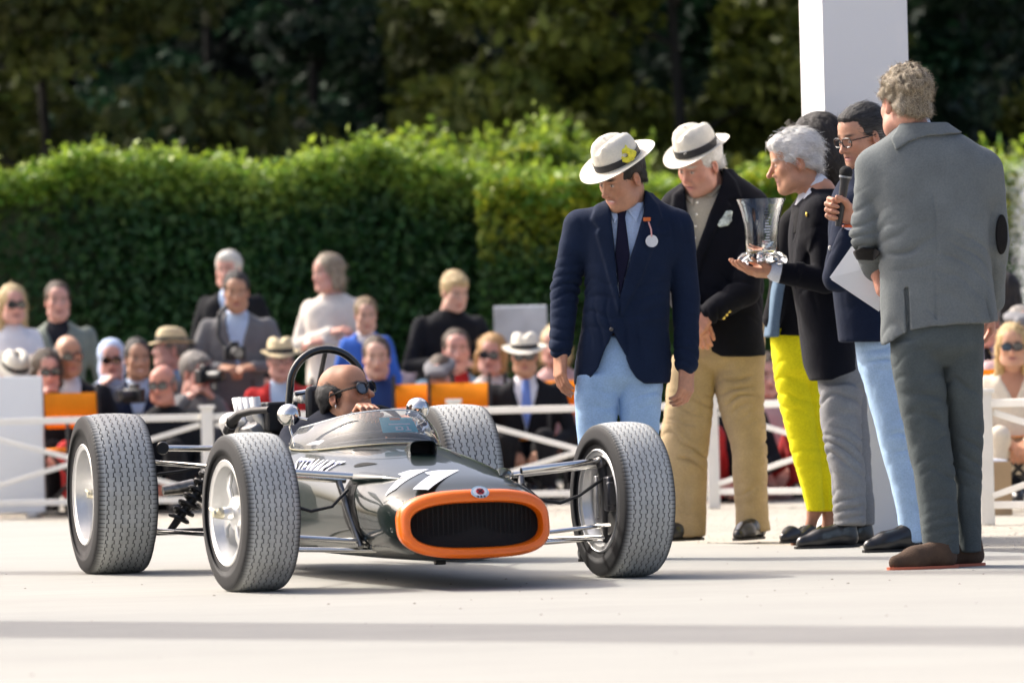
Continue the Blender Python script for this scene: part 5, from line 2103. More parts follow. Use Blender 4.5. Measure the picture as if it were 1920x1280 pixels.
D.finish([(D.J(1530, 385), D.J(1510, 700), .06), (D.J(1490, 700), D.J(1528, 955), .03), (D.J(1525, 700, .05), D.J(1556, 955, .05), .03), (D.J(1528, 950), D.J(1515, 1006), .026), (D.J(1556, 950, .05), D.J(1548, 1006, .03), .026), (D.J(1515, 1006), D.J(1490, 1016, -.05), .022), (D.J(1548, 1006, .03), D.J(1520, 1014, -.03), .022)], .009)
flat_b = M('ballerina_black', (.015, .015, .016), .3, coat=.2)
p = gnd(1515, 1021)
shoe(D.root, (p[0] + .01, D.Y + .0), (p[0] - .125, D.Y - .16), flat_b, sole_dark, w=.8, low=True)
p = gnd(1548, 1020)
shoe(D.root, (p[0] + .02, D.Y + .05), (p[0] - .125, D.Y - .12), flat_b, sole_dark, w=.8, low=True)

# ---- C: white-haired man holding the vase
Cc = Fig('white-haired man in profile, black blazer and grey trousers, holding the glass vase', 20.55, (1570, 1030))
tr = [hips(Cc.rows([(600, 1520, 1618, .13), (680, 1530, 1618, .13), (740, 1536, 1622, .12)])), loft(Cc.rows([(720, 1537, 1612, .10, -.05), (800, 1540, 1614, .092, -.06), (900, 1560, 1620, .086, -.06), (985, 1564, 1622, .08, -.06)]), k=.008),
      loft(Cc.rows([(720, 1560, 1622, .095, .10), (800, 1575, 1630, .09, .10), (900, 1585, 1636, .08, .10), (985, 1590, 1641, .075, .10)]), k=.008)]
Cc.put('trousers', tr, cloth('mid_grey_trouser', (.22, .22, .225), .08, bump=.12), .0075, disp=folds(.007, (9, 9, 8), 21, [(Cc.J(1575, 760, -.12), .15, .008, (9, 9, 18)), (Cc.J(1580, 850, -.12), .13, .009, (12, 12, 20)), (Cc.J(1592, 950, -.1), .07, .011, (10, 10, 30))]))
jk = [loft(Cc.rows([(356, 1520, 1570, .07), (368, 1502, 1582, .11), (394, 1484, 1594, .165), (440, 1478, 1600, .19), (520, 1482, 1604, .18), (600, 1496, 1608, .175), (690, 1508, 1612, .175), (712, 1520, 1612, .17)]), n=2.3)]
lsh, lel, lwr = Cc.J(1545, 400, -.15), Cc.J(1548, 525, -.22), Cc.J(1468, 512, -.28)
rsh2, rel2, rwr2 = Cc.J(1530, 400, .15), Cc.J(1520, 520, .18), Cc.J(1455, 508, -.02)
jk += arm(lsh, lel, lwr, .074, .062, .048) + arm(rsh2, rel2, rwr2, .07, .06, .046)
jc = Cc.put('jacket', jk, blk, .0068, cuts=[(Cc.poly([(1474, 380), (1500, 366), (1496, 400), (1486, 450), (1476, 440)]), Cc.Y - .09), (Cc.poly([(1500, 705), (1528, 722), (1570, 706), (1620, 690), (1640, 735), (1480, 735)]), Cc.Y + .3)],
            emb=[(Cc.poly([(1520, 345), (1540, 380), (1536, 420), (1524, 424), (1528, 432), (1500, 500), (1488, 540), (1484, 500), (1492, 440), (1500, 390)]), Cc.Y, .008)],
            disp=folds(.005, (7, 7, 5), 9, [(lel, .13, .008, (16, 16, 16)), (Cc.J(1550, 440, -.15), .10, .006, (9, 9, 20)), (Cc.J(1540, 620, -.15), .16, .006, (18, 8, 8))]))
sh = [loft(Cc.rows([(366, 1512, 1572, .08), (378, 1496, 1580, .12), (405, 1487, 1586, .15), (470, 1484, 1586, .165)])), rc(Cc.J(1518, 386), Cc.J(1530, 350, .01), .060, .060, .03)]
white_sh = cloth('white_shirt', (.76, .78, .82), .03, bump=.1)
Cc.put('shirt', sh, white_sh, .0075)
Cc.put('collar', sh, white_sh, .005, keep=[(Cc.poly([(1536, 328), (1546, 334), (1534, 352), (1522, 372), (1516, 388), (1500, 386), (1508, 366), (1520, 346)]), Cc.Y)], inflate=.012)
Cc.put('tie', sh, cloth('tie_black', (.01, .01, .012), .1), .005, keep=[(Cc.poly([(1482, 384), (1502, 386), (1500, 410), (1490, 440), (1478, 440)]), Cc.Y)], inflate=.012)
MB().ball(Cc.J(1513, 402, -.196) - np.array(Cc.root.location), (.006, .004, .010), 10, 8).build('lapel_pin', M('gold_button'), jc)
Cc.put('shirt_cuff', [rc(lwr + (lwr - lel) / np.linalg.norm(lwr - lel) * .012, lwr + (lwr - lel) / np.linalg.norm(lwr - lel) * .034, .044, .041, .01)], white_sh, .005)
Cc.head(1491, 306, -1.50, .20, .0, 1.0, (.58, .30, .18), 'full', ((.60, .59, .56), (.86, .85, .82)), neck=Cc.J(1526, 368), nr=.050, nose=1.12, brow=(.45, .42, .38), ruddy=.3, hamp=.004)
strands(Cc.root, Cc.c, Cc.R, 1, 2200, .05, lambda q: (q[0] * 3, 1, -.35 - 6 * max(0, .06 - q[2])), ((.58, .57, .54), (.90, .89, .86)), 5, lift=.008)
wp = MB()
for i in range(26):
    t = i / 25
    x0, y0 = 1468 + 45 * t, 262 - 10 * math.sin(3.1 * t)
    wp.tube([Cc.J(x0, y0, -.05 + .1 * t) - np.array(Cc.root.location), Cc.J(x0 - 8, y0 - 9 - 4 * math.sin(i), -.05) - np.array(Cc.root.location), Cc.J(x0 - 22 - 3 * math.cos(i * 2), y0 - 8 - 7 * math.sin(i * 1.7), -.05) - np.array(Cc.root.location)], [.0016, .0013, .0006], 4)
wp.build('hair_wisp', M('wisp_white', (.85, .84, .80), .5), Cc.root)['kind'] = 'stuff'
Cc.hand(lwr + np.array([-.02, 0, .0]), (-1, -.05, .05), (0, .25, 1), 1, curl=.22, size=1.02, spread=.5)
Cc.hand(rwr2 + np.array([-.02, 0, .0]), (-1, -.05, .05), (0, -.2, 1), -1, curl=.22, spread=.5)
Cc.finish([(Cc.J(1535, 365), Cc.J(1565, 700), .08), (lsh, lel, .04), (lel, lwr, .03), (rsh2, rel2, .04), (rel2, rwr2, .03), (Cc.J(1575, 720, -.05), Cc.J(1592, 985, -.06), .035), (Cc.J(1590, 720, .1), Cc.J(1614, 985, .1), .035)])
p = gnd(1612, 1034)
shoe(Cc.root, (p[0] + .02, Cc.Y - .05), (p[0] - .265, Cc.Y - .12), shoe_black, sole_dark)
p = gnd(1640, 1028)
shoe(Cc.root, (p[0] + .01, Cc.Y + .12), (p[0] - .26, Cc.Y + .06), shoe_black, sole_dark)

# ---- E: man with microphone
Em = Fig('dark-haired man with glasses and pale jeans speaking into the microphone', 19.95, (1690, 1040))
jeans = cloth('pale_denim', (.38, .53, .72), .10, bump=.3, bscale=300)
tr = [hips(Em.rows([(540, 1600, 1690, .12), (640, 1604, 1700, .125), (700, 1610, 1710, .12)])), loft(Em.rows([(690, 1612, 1690, .10, -.02), (800, 1640, 1706, .088, -.04), (900, 1668, 1726, .074, -.04), (985, 1684, 1738, .068, -.05), (1016, 1686, 1738, .07, -.05)]), k=.008),
      loft(Em.rows([(690, 1640, 1712, .10, .1), (800, 1665, 1730, .088, .12), (900, 1690, 1748, .074, .12), (1010, 1706, 1756, .068, .12)]), k=.008)]
Em.put('trousers', tr, jeans, .0075, disp=folds(.005, (9, 9, 8), 31, [(Em.J(1672, 820, -.1), .10, .010, (12, 12, 20)), (Em.J(1710, 975, -.1), .06, .012, (12, 12, 32)), (Em.J(1640, 680, -.1), .14, .006, (10, 10, 18))]))
jk = [loft(Em.rows([(308, 1606, 1668, .07), (325, 1582, 1690, .10), (360, 1560, 1705, .14), (440, 1552, 1708, .155), (540, 1560, 1700, .15), (640, 1572, 1700, .15)]), n=2.3)]
lsh, lel, lwr = Em.J(1600, 390, -.12), Em.J(1572, 520, -.22), Em.J(1592, 444, -.34)
jk += arm(lsh, lel, lwr, .072, .064, .050) + [rc(Em.J(1690, 380, .1), Em.J(1700, 520, .1), .07, .06, .04)]
je = Em.put('jacket', jk, cloth('dark_navy_cloth', (.008, .014, .034), .12), .007, disp=folds(.004, (7, 7, 5), 19, [(lel, .13, .008, (16, 16, 16))]))
MB().ball(Em.J(1556, 465, -.262) - np.array(Em.root.location), (.007, .005, .010), 8, 6).build('cuff_button', M('pearl_button'), je)
Em.put('shirt', [loft(Em.rows([(318, 1602, 1668, .07), (345, 1580, 1690, .12), (480, 1572, 1690, .13), (560, 1600, 1688, .135)]))], white_sh, .008)
Em.put('shirt_cuff', [rc(lel + (lwr - lel) * .82, lwr + (lwr - lel) / np.linalg.norm(lwr - lel) * .012, .047, .040, .01)], white_sh, .005)
MB().lathe([(.036, -.006), (.040, 0), (.036, .006)], 20, 'Z', Em.J(1597, 424, -.345) - np.array(Em.root.location), False).build('wristband', M('orange_band', (.65, .10, .02), .5), Em.root)
Em.head(1617, 258, -1.02, .26, .05, 1.0, (.55, .29, .19), 'slick', ((.010, .009, .009), (.030, .027, .026)), neck=Em.J(1634, 330), nose=1.05, stubble=.75, brow=(.03, .025, .02), gs=(.30, .30, .31))
strands(Em.root, Em.c, Em.R, 1, 1800, .05, lambda q: (q[0] * 1.5, 1, -.1 - 7 * max(0, .05 - q[2])), ((.008, .008, .008), (.07, .068, .068)), 7, lift=.004, curl=.08)
glasses(Em.c, Em.R, 1.0, Em.root, frame_black, None, w=.027, h=.019, round_=3.0)
Em.hand(Em.J(1601, 404, -.345), (-.93, -.05, .30), (.05, -1, .0), -1, size=1.08, curls=(.86, .90, .94, .98), thumb=(.55, .75, .45))
Em.finish([(Em.J(1634, 330), Em.J(1650, 640), .08), (lsh, lel, .04), (lel, lwr, .03), (Em.J(1655, 700, -.02), Em.J(1710, 1010, -.05), .035), (Em.J(1680, 700, .1), Em.J(1730, 1005, .12), .035)])
p = gnd(1728, 1042)
shoe(Em.root, (p[0] + .02, Em.Y - .06), (p[0] - .225, Em.Y - .14), shoe_black, sole_dark)
p = gnd(1748, 1030)
shoe(Em.root, (p[0] + .02, Em.Y + .14), (p[0] - .22, Em.Y + .06), shoe_black, sole_dark)

# ---- F: grey suit, back to the camera
Fm = Fig('tall sandy-haired man in grey suit jacket with dark elbow patches, seen from behind', 18.1, (1760, 1070))
grey = cloth('grey_tweed', (.150, .166, .168), .10, bump=.35, bscale=260)
dgrey = cloth('slate_grey_trouser', (.080, .095, .097), .10, bump=.15)
tr = [hips(Fm.rows([(580, 1672, 1846, .125), (640, 1668, 1844, .135), (660, 1670, 1842, .13)])), loft(Fm.rows([(640, 1668, 1764, .125), (700, 1672, 1768, .112), (790, 1690, 1778, .094), (880, 1712, 1790, .084), (960, 1724, 1796, .078), (1038, 1730, 1798, .078)]), k=.008),
      loft(Fm.rows([(640, 1756, 1844, .125, .02), (700, 1762, 1842, .110, .05), (790, 1772, 1842, .094, .08), (880, 1780, 1840, .084, .10), (960, 1788, 1840, .078, .10), (1036, 1792, 1842, .078, .10)]), k=.008)]
Fm.put('trousers', tr, dgrey, .0075, disp=folds(.008, (7, 7, 6), 41, [(Fm.J(1720, 720, -.12), .18, .008, (9, 9, 16)), (Fm.J(1800, 720, -.1), .18, .008, (9, 9, 16)), (Fm.J(1745, 850, -.1), .16, .008, (10, 10, 18)), (Fm.J(1810, 850, -.05), .14, .007, (10, 10, 18)), (Fm.J(1765, 985, -.08), .07, .008, (12, 12, 30)), (Fm.J(1820, 985, 0), .06, .008, (12, 12, 30))]))
jk = [loft(Fm.rows([(238, 1688, 1768, .070), (252, 1662, 1800, .088), (272, 1636, 1836, .108), (310, 1622, 1858, .130), (400, 1640, 1858, .145), (480, 1648, 1856, .140), (560, 1652, 1866, .142), (652, 1652, 1880, .150)]), n=2.35)]
lsh, lel, lwr = Fm.J(1638, 318, .02), Fm.J(1624, 440, .02), Fm.J(1652, 530, .30)
rsh, rel, rwr = Fm.J(1846, 318, .02), Fm.J(1862, 455, .03), Fm.J(1858, 565, .18)
jk += arm(lsh, lel, lwr, .070, .060, .050) + arm(rsh, rel, rwr, .070, .060, .050)
hemcut = Fm.poly([(1630, 645), (1658, 646), (1700, 622), (1750, 612), (1800, 608), (1876, 603), (1920, 600), (1920, 680), (1630, 680)])
jf = Fm.put('jacket', jk, grey, .0065, cuts=[(hemcut, Fm.Y + .4), (Fm.poly([(1693, 540), (1697, 540), (1703, 660), (1697, 660)]), Fm.Y - .10), (Fm.poly([(1734, 268), (1737, 268), (1750, 400), (1752, 600), (1749, 600), (1746, 400)]), Fm.Y - .138)], emb=[(Fm.poly([(1690, 236), (1768, 230), (1800, 246), (1770, 250), (1730, 254), (1700, 262), (1682, 268)]), Fm.Y + .2, .009)],
            disp=folds(.007, (6, 6, 4), 29, [(lel, .12, .009, (14, 14, 20)), (rel, .12, .009, (14, 14, 20)), (Fm.J(1690, 470, -.14), .14, .006, (9, 9, 16)), (Fm.J(1830, 480, -.14), .13, .007, (9, 9, 16)), (Fm.J(1840, 590, -.1), .12, .008, (16, 16, 5)), (Fm.J(1680, 600, -.1), .12, .008, (16, 16, 5))]))
Fm.put('jacket_collar', jk, grey, .005, keep=[(Fm.poly([(1686, 232), (1768, 226), (1806, 250), (1772, 254), (1730, 258), (1700, 268), (1676, 284), (1668, 262)]), Fm.Y + .2)], inflate=.013)
pts = [(1877 + 12 * math.cos(a), 440 + 38 * math.sin(a)) for a in np.linspace(0, 2 * math.pi, 24, endpoint=False)]
Fm.put('elbow_patch', jk, cloth('dark_suede_patch', (.014, .013, .013), .1), .005, keep=[(Fm.poly(pts), Fm.Y + .06)], inflate=.014)
Fm.put('elbow_patch', jk, MATS['dark_suede_patch'], .005, keep=[(Fm.poly([(1602, 470), (1616, 464), (1640, 466), (1650, 474), (1640, 488), (1610, 486)]), Fm.Y + .12)], inflate=.013)
Fm.put('shirt', [rc(Fm.J(1722, 268, .0), Fm.J(1714, 236, .02), .066, .064, .02)], white_sh, .006)
Fm.head(1697, 197, -2.75, .12, -.02, 1.02, (.55, .28, .20), 'curly', ((.13, .095, .055), (.40, .33, .22)), dy=.02, neck=Fm.J(1722, 262, .01), hamp=.006, gs=(.45, .42, .36))
strands(Fm.root, Fm.c, Fm.R, 1, 5200, .030, lambda q: (q[0] * 4, .4, -.5), ((.16, .115, .07), (.58, .49, .35)), 8, lift=.007, curl=.6, width=.0008)
Fm.hand(Fm.J(1646, 520, .16), (-.25, .2, 1), (1, .2, 0), 1, curl=.7, vox=.004)
Fm.hand(rwr + np.array([0, .01, -.02]), (0, .3, -1), (-1, 0, 0), 1, curl=.5, vox=.005)
Fm.finish([(Fm.J(1722, 262), Fm.J(1750, 640), .08), (lsh, lel, .04), (lel, lwr, .03), (rsh, rel, .04), (rel, rwr, .03), (Fm.J(1720, 700), Fm.J(1764, 1036), .035), (Fm.J(1800, 700, .06), Fm.J(1817, 1036, .1), .035)])
suede = M('brown_suede', (.085, .050, .030), .9, var=.2, vscale=25, bump=.3, bscale=200)
coral = M('coral_sole', (.62, .16, .08), .6)
p = gnd(1788, 1068)
shoe(Fm.root, (p[0] + .01, Fm.Y - .02), (p[0] - .262, Fm.Y - .10), suede, coral, w=1.02)
p = gnd(1836, 1062)
shoe(Fm.root, (p[0] + .005, Fm.Y + .12), (p[0] - .255, Fm.Y + .04), suede, coral, w=1.02)

# ---- things they hold
vz = at(1430, 440, 20.28)
vase = thing('glass_vase', 'large clear crystal trophy vase held by the white-haired man', 'vase', tuple(at(1430, 496, 20.28)))
vg = bpy.data.materials.new('crystal')
vg.use_nodes = True
vb = vg.node_tree.nodes['Principled BSDF']
vb.inputs['Base Color'].default_value = (.95, .97, .97, 1)
vb.inputs['Roughness'].default_value = .015
vb.inputs['IOR'].default_value = 1.52
vb.inputs['Transmission Weight'].default_value = 1.0
o_prof = [(.0, .010), (.050, .010), (.068, .014), (.074, .030), (.072, .060), (.070, .110), (.073, .160), (.082, .210), (.094, .250), (.1035, .274), (.1045, .278), (.1005, .277), (.090, .250), (.078, .210), (.069, .160), (.066, .110), (.066, .060), (.060, .046), (.0, .044)]
MB().lathe(o_prof, 48, 'Z').build('bowl', vg, vase)
for k in range(6):
    a = k * math.pi / 3 + .35
    sb = MB()
    c0 = np.array([math.cos(a), math.sin(a), 0])
    sb.tube([c0 * .060 + np.array([0, 0, .045]), c0 * .085 + np.array([0, 0, .038]), c0 * .102 + np.array([0, 0, .022]), c0 * .098 + np.array([0, 0, .006]), c0 * .080 + np.array([0, 0, .004])], [.010, .014, .014, .011, .008], 10)
    sb.build('scroll_foot', vg, vase)
fr_ = MB()
for i in range(14):
    fr_.box((.020 + .002 * math.sin(i * 2), -.0745 + .0, .075 + .012 * i), (.020 + .006 * math.sin(i * 1.3), .0012, .006))
fr_.build('engraved_text', M('frosted', (.75, .77, .77), .7), vase, False)

mc0, mc1 = at(1586, 327, 19.57), at(1572, 424, 19.585)
mic = thing('microphone', 'black hand-held microphone in the hand of the man with glasses', 'microphone', tuple(mc1))
d_ = (mc0 - mc1)
L_ = np.linalg.norm(d_)
d_ /= L_
MB().tube([np.zeros(3), d_ * .02, d_ * (L_ - .035), d_ * (L_ - .012)], [.013, .0145, .018, .024], 18).build('handle', M('mic_body', (.018, .02, .024), .35, var=.2, vscale=30), mic)
MB().ball(d_ * (L_ + .008), .0275, 20, 14).build('grille', M('mic_foam', (.010, .010, .011), .9, bump=.8, bscale=300), mic)
MB().tube([d_ * (L_ - .014), d_ * (L_ - .006)], .0262, 20).build('collar_ring', M('mic_ring', (.25, .27, .30), .3, .9), mic)

pp = [at(a, b, 18.30) for a, b in ((1598, 461), (1652, 497), (1651, 572), (1645, 580), (1556, 520))]
sheet = thing('paper_sheets', 'white sheets of paper in the left hand of the grey-suited man', 'paper', tuple(pp[2]))
white_paper = M('paper', (.80, .80, .80), .6, var=.02, vscale=8)
for k, dz in enumerate((0, -.008)):
    q = [x + np.array([.006 * k, .004 * k, dz]) - pp[2] for x in pp]
    q[0][1] += .03
    q[4][1] += .02
    polygon_mesh('sheet', q, (0, .0012, 0)).build('sheet', white_paper, sheet, False)

# ------------------------------------------------------------------ the driver
_F, _L = np.array([math.sin(TH), -math.cos(TH), 0]), np.array([math.cos(TH), math.sin(TH), 0])
_C = np.array([-.304, 17.8, .012])


def cw(x, y, z):
    return _C + _F * x + _L * y + np.array([0, 0, z])


hd = cw(-1.20, 0, 0)
Dr = Fig('balding driver in dark sunglasses sitting in the racing car, hand on the wheel', hd[1], (650, 800))
Dr.root.location = tuple(cw(-1.22, 0, .20))
Dr.head(648, 741, .98, -.24, -.06, 1.0, (.52, .26, .155), 'bald', ((.012, .011, .011), (.05, .05, .05)), neck=cw(-1.27, 0, .585), nose=1.12, stubble=.55, smile=.8, teeth=True, ruddy=.35, hamp=.002)
strands(Dr.root, Dr.c, Dr.R, 1, 900, .03, lambda q: (0, 1, -.5), ((.008, .008, .008), (.045, .045, .045)), 9, lift=.003, curl=.15)
glasses(Dr.c, Dr.R, 1.03, Dr.root, frame_black, dark_lens, w=.028, h=.021, round_=2.3, th=.0042)
bsh = [(cw(-1.28, s_ * .19, .53), cw(-1.08, s_ * .235, .40)) for s_ in (-1, 1)]
wr = [cw(-.855, -.055, .604), cw(-.90, .11, .53)]
dn = cloth('driver_navy', (.012, .016, .030), .12)
P_ = [rc(cw(-1.30, -.15, .52), cw(-1.30, .15, .52), .085, .085, .04), rc(cw(-1.28, 0, .50), cw(-1.22, 0, .25), .17, .16, .05), rc(cw(-1.29, 0, .56), cw(-1.285, 0, .585), .075, .066, .03)]
for (a, b), w_ in zip(bsh, wr):
    P_ += [rc(a, b, .07, .058, .04), rc(b, w_, .056, .042, .02)]
Dr.put('jacket', P_, dn, .0075, disp=folds(.004, (9, 9, 9), 3))
Dr.put('collar', [rc(cw(-1.270, 0, .585), cw(-1.258, 0, .612), .066, .062, .02)], cloth('white_shirt', (.76, .78, .82)), .005)
Dr.hand(wr[0] + np.array([0, 0, .004]), _F * .75 + np.array([.25, 0, .62]), _F * .55 + np.array([0, 0, -.85]) * .9, -1, curl=.75, size=1.0)
Dr.hand(wr[1], _F * .6 + np.array([0, 0, .7]), _F * .6 + np.array([0, 0, -.8]), 1, curl=.8)
MB().tube([Dr.c + Dr.R @ np.array(q) - np.array(Dr.root.location) for q in ((-.088, -.004, -.034), (-.090, -.004, -.040), (-.089, -.002, -.046))], .003, 6).build('ear_stud', chrome, Dr.root)
Dr.put('trousers', [rc(cw(-1.18, -.09, .25), cw(-.72, -.10, .36), .085, .07, .03), rc(cw(-1.18, .09, .25), cw(-.72, .10, .36), .085, .07, .03)], dn, .012)
Dr.finish([(cw(-1.27, 0, .58), cw(-1.2, 0, .27), .06), (bsh[0][0], bsh[0][1], .03), (bsh[0][1], wr[0], .026), (bsh[1][0], bsh[1][1], .03), (bsh[1][1], wr[1], .026), (cw(-1.18, -.09, .26), cw(-.72, -.1, .36), .04), (cw(-1.18, .09, .26), cw(-.72, .1, .36), .04)])

# ------------------------------------------------------------------ folding chairs
orange_canvas = cloth('orange_canvas', (.90, .27, .012), .06)
chair_black = M('chair_frame_black', (.014, .014, .015), .4)


def make_chair():
    r = thing('folding_chair', 'orange canvas director chair', 'chair')
    for sx in (-1, 1):
        MB().bar((sx * .27, .20, 0), (sx * .27, .24, .86), .03, .03, (0, 1, 0)).build('back_post', chair_black, r, False, .004)
        MB().bar((sx * .27, -.22, .62), (sx * .27, .24, .62), .05, .022).build('arm_rest', chair_black, r, False, .004)
        MB().bar((sx * .27, -.20, 0), (sx * .27, -.20, .61), .028, .028, (0, 1, 0)).build('front_post', chair_black, r, False, .004)
        MB().bar((sx * .27, -.21, .02), (sx * .27, .22, .02), .028, .03).build('runner', chair_black, r, False, .003)
    for yy in (-.205, .215):
        for sg in (-1, 1):
            MB().bar((-.255 * sg, yy + sg * .009, .05), (.255 * sg, yy + sg * .009, .43), .014, .026, (0, 0, 1)).build('cross_leg', chair_black, r, False, .003)
    P, F_ = [], []
    for i in range(13):
        x = -.285 + .57 * i / 12
        sag = .03 * (1 - (x / .285) ** 2)
        P += [(x, .222 + sag, .57), (x, .238 + sag, .80)]
        if i:
            F_.append((2 * i - 2, 2 * i, 2 * i + 1, 2 * i - 1))
    b = MB().add(P, F_).build('back_canvas', orange_canvas, r)
    b.modifiers.new('t', 'SOLIDIFY').thickness = .006
    P, F_ = [], []
    for i in range(13):
        x = -.265 + .53 * i / 12
        sag = .03 * (1 - (x / .265) ** 2)
        P += [(x, -.20, .45 - sag), (x, .20, .44 - sag)]
        if i:
            F_.append((2 * i - 2, 2 * i, 2 * i + 1, 2 * i - 1))
    b = MB().add(P, F_).build('seat_canvas', orange_canvas, r)
    b.modifiers.new('t', 'SOLIDIFY').thickness = .006
    return r


chair0 = make_chair()
chair0['group'] = 'orange folding chairs behind the fence'
_first = [True]


def chair(x, y, rz, label):
    if _first[0]:
        r = chair0
        _first[0] = False
    else:
        r = chair0.copy()
        COL.objects.link(r)
        for ch in chair0.children:
            c = ch.copy()
            COL.objects.link(c)
            c.parent = r
    r.location = (x, y, -.004)
    r.rotation_euler = (0, 0, rz)
    r.scale = (.70, .9, .95)
    r['label'] = label
    return r


# ------------------------------------------------------------------ spectators
def spectator(label, hx, hy, Y, seated=True, top=None, bottom=None, yaw=0.0, pitch=0.05, roll=0.0, hs=.98, tone=(.55, .31, .22), hair='short', hc=((.03, .022, .018), (.08, .06, .045)),
              shirt=None, vdepth=.30, pose='lap', tw=None, shades=False, specs=False, hatm=None, band=None, brim=.05, hatk=1.0, tie=None, sw=.19, shrink=1.0, lean=(0, 0), hairmat=None, kw=None, chair_label=None, chair_rz=0.0, capm=None):
    f = Fig(label, Y, (hx, 950), -.004)
    c = at(hx, hy, Y)
    f.root.location = (c[0], Y, -.004)
    tw = yaw * .4 if tw is None else tw
    sw = sw * 1.12
    RT = rotz(tw)
    k = hs * shrink
    R = rotz(yaw) @ rotx(pitch) @ roty(roll)
    nb = c + R @ np.array([0, .035, -.065]) * hs + RT @ np.array([lean[0] * .2, .03 + lean[1] * .2, -.082 * k])
    f.head(hx, hy, yaw, pitch, roll, hs, tone, hair, hc, neck=nb, hvox=.0075, hamp=.003, hairmat=hairmat, hairpart='headscarf' if hairmat else 'hair', **(kw or {}))
    if hair and hair != 'scarf':
        strands(f.root, f.c, f.R, hs, 420, .035 if hair not in ('long', 'bob') else .07, lambda q: (q[0] * 4, .5, -.7), (hc[0], hc[1]), int(hx) + 3, lift=.008, width=.0022, curl=.35, zmax=.03 if (hatm is not None or capm is not None) else 9)
    L_ = lambda p: nb + RT @ (np.array(p, float) * k)
    lx, ly = lean
    pel = L_((lx, ly, -.55))
    rows = []
    for z, w, d in ((.012, .066, .060), (-.02, .10, .075), (-.05, sw * .82, .092), (-.09, sw * .97, .105), (-.20, sw * .94, .122), (-.38, .168, .118), (-.56, .178, .125), (-.62, .182, .128)):
        t = -z / .55
        p = L_((lx * t, ly * t, z))
        ca, sa = abs(math.cos(tw)), abs(math.sin(tw))
        rows.append((p[2], p[0], p[1], (w * ca + d * sa) * k, (d * ca + w * sa) * k))
    P = [loft(rows, n=2.3)]
    ends = []
    for sx in (-1, 1):
        sh_ = L_((sx * (sw - .03), .0, -.085))
        o = np.array([sx * sw, 0, -.09])
        if pose == 'lap':
            e, w_ = (sx * .055, -.06, -.27), (-sx * .10, -.30, -.36)
        elif pose == 'crossed':
            e, w_ = (sx * .05, -.06, -.26), (-sx * .22, -.19, -.20 - .03 * sx)
        elif pose == 'camera':
            e, w_ = (sx * .07, -.05, -.27), (-sx * .115, -.24, -.27)
        elif pose == 'face':
            e, w_ = ((sx * .02, -.20, -.22), (-sx * .14, -.17, .045)) if sx < 0 else ((sx * .05, -.1, -.27), (-.10, -.28, -.3))
        elif pose == 'chincam':
            e, w_ = (sx * .08, -.12, -.22), (-sx * .12, -.22, .06)
        else:
            e, w_ = (sx * .06, .0, -.29), (sx * .05, -.06, -.52)
        el_, wr_ = L_(o + np.array(e)), L_(o + np.array(w_))
        P += [rc(sh_, el_, .060 * k, .050 * k, .025), rc(el_, wr_, .050 * k, .040 * k, .015)]
        ends.append((sh_, el_, wr_, sx))
    cuts = []
    if shirt is not None:
        A_ = L_((-.062, -.05, .03))
        poly = [tuple(L_(q)[[0, 2]]) for q in ((-.060, -.1, .035), (.060, -.1, .035), (.075, -.1, -.05), (0, -.13, -vdepth), (-.075, -.1, -.05))]
        cuts = [(poly, nb[1] + .0)]
        inner = [(r[0], r[1], r[2], r[3] - .010, r[4] - .012) for r in rows[:6]]
        part('shirt', [loft(inner, n=2.3), rc(L_((0, .005, -.02)), L_((0, .0, .022)), .064 * k, .060 * k, .02)], shirt, f.root, .012)
        if tie is not None:
            part('tie', [loft(inner, n=2.3)], tie, f.root, .008, keep=[([tuple(L_(q)[[0, 2]]) for q in ((-.022, 0, 0), (.022, 0, 0), (.035, 0, -.2), (0, 0, -.32), (-.035, 0, -.2))], nb[1])], inflate=.012)
    part('jacket', P, top, f.root, .012, cuts=cuts, disp=folds(.006, (9, 9, 8), int(hx) % 17, [(q[1], .12, .008, (14, 14, 14)) for q in ends]))
    Q = []
    legs = []
    for sx in (-1, 1):
        hip = pel + RT @ np.array([sx * .085, 0, 0]) * k
        if seated:
            kn = np.array([hip[0], hip[1], max(.40, min(.52, hip[2] - .02))]) + RT @ np.array([sx * .03, -.42, 0])
            an = np.array([kn[0] + sx * .02, kn[1] + .03, .09])
        else:
            kn = np.array([hip[0] + sx * .01, hip[1] - .04, max(hip[2] * .52, .30)])
            an = np.array([kn[0], kn[1] + .05, .09])
        Q += [rc(hip, kn, .092 * k, .066 * k, .03), rc(kn, an, .064 * k, .050 * k, .02)]
        legs.append((hip, kn, an))
    Q.append(rc(legs[0][0], legs[1][0], .11 * k, .11 * k, .04))
    part('trousers', Q, bottom, f.root, .014, disp=folds(.006, (10, 10, 10), int(hx) % 13))
    for hip, kn, an in legs:
        d = RT @ np.array([0, -1.0, 0])
        shoe(f.root, tuple((an - d * .06)[:2]), tuple((an + d * .19)[:2]), shoe_black, sole_dark)
    chain = [(nb, pel, .06)]
    for (sh_, el_, wr_, sx) in ends:
        d = wr_ - el_
        d /= np.linalg.norm(d)
        f.hand(wr_ + d * .02, d + RT @ np.array([-.25 * sx, 0, -.1]), np.array([0, .4, -1.0]) if pose != 'down' else np.array([-sx, .2, 0]), sx, vox=.0065, curl=.5, size=.98)
        chain += [(sh_, el_, .03), (el_, wr_, .026)]
    for hip, kn, an in legs:
        chain += [(hip, kn, .04), (kn, an, .03)]
    f.finish(chain, .025)
    if shades or specs:
        glasses(f.c, f.R, hs, f.root, frame_black, dark_lens if shades else None, w=.030, h=.022, round_=2.6)
    if hatm is not None:
        hat(f.c + f.R @ np.array([0, .008, .052 * hatk]) * hs, f.R @ rotx(.04), hs, f.root, hatm, band or ribbon_black, brim=brim, crown_h=.105)
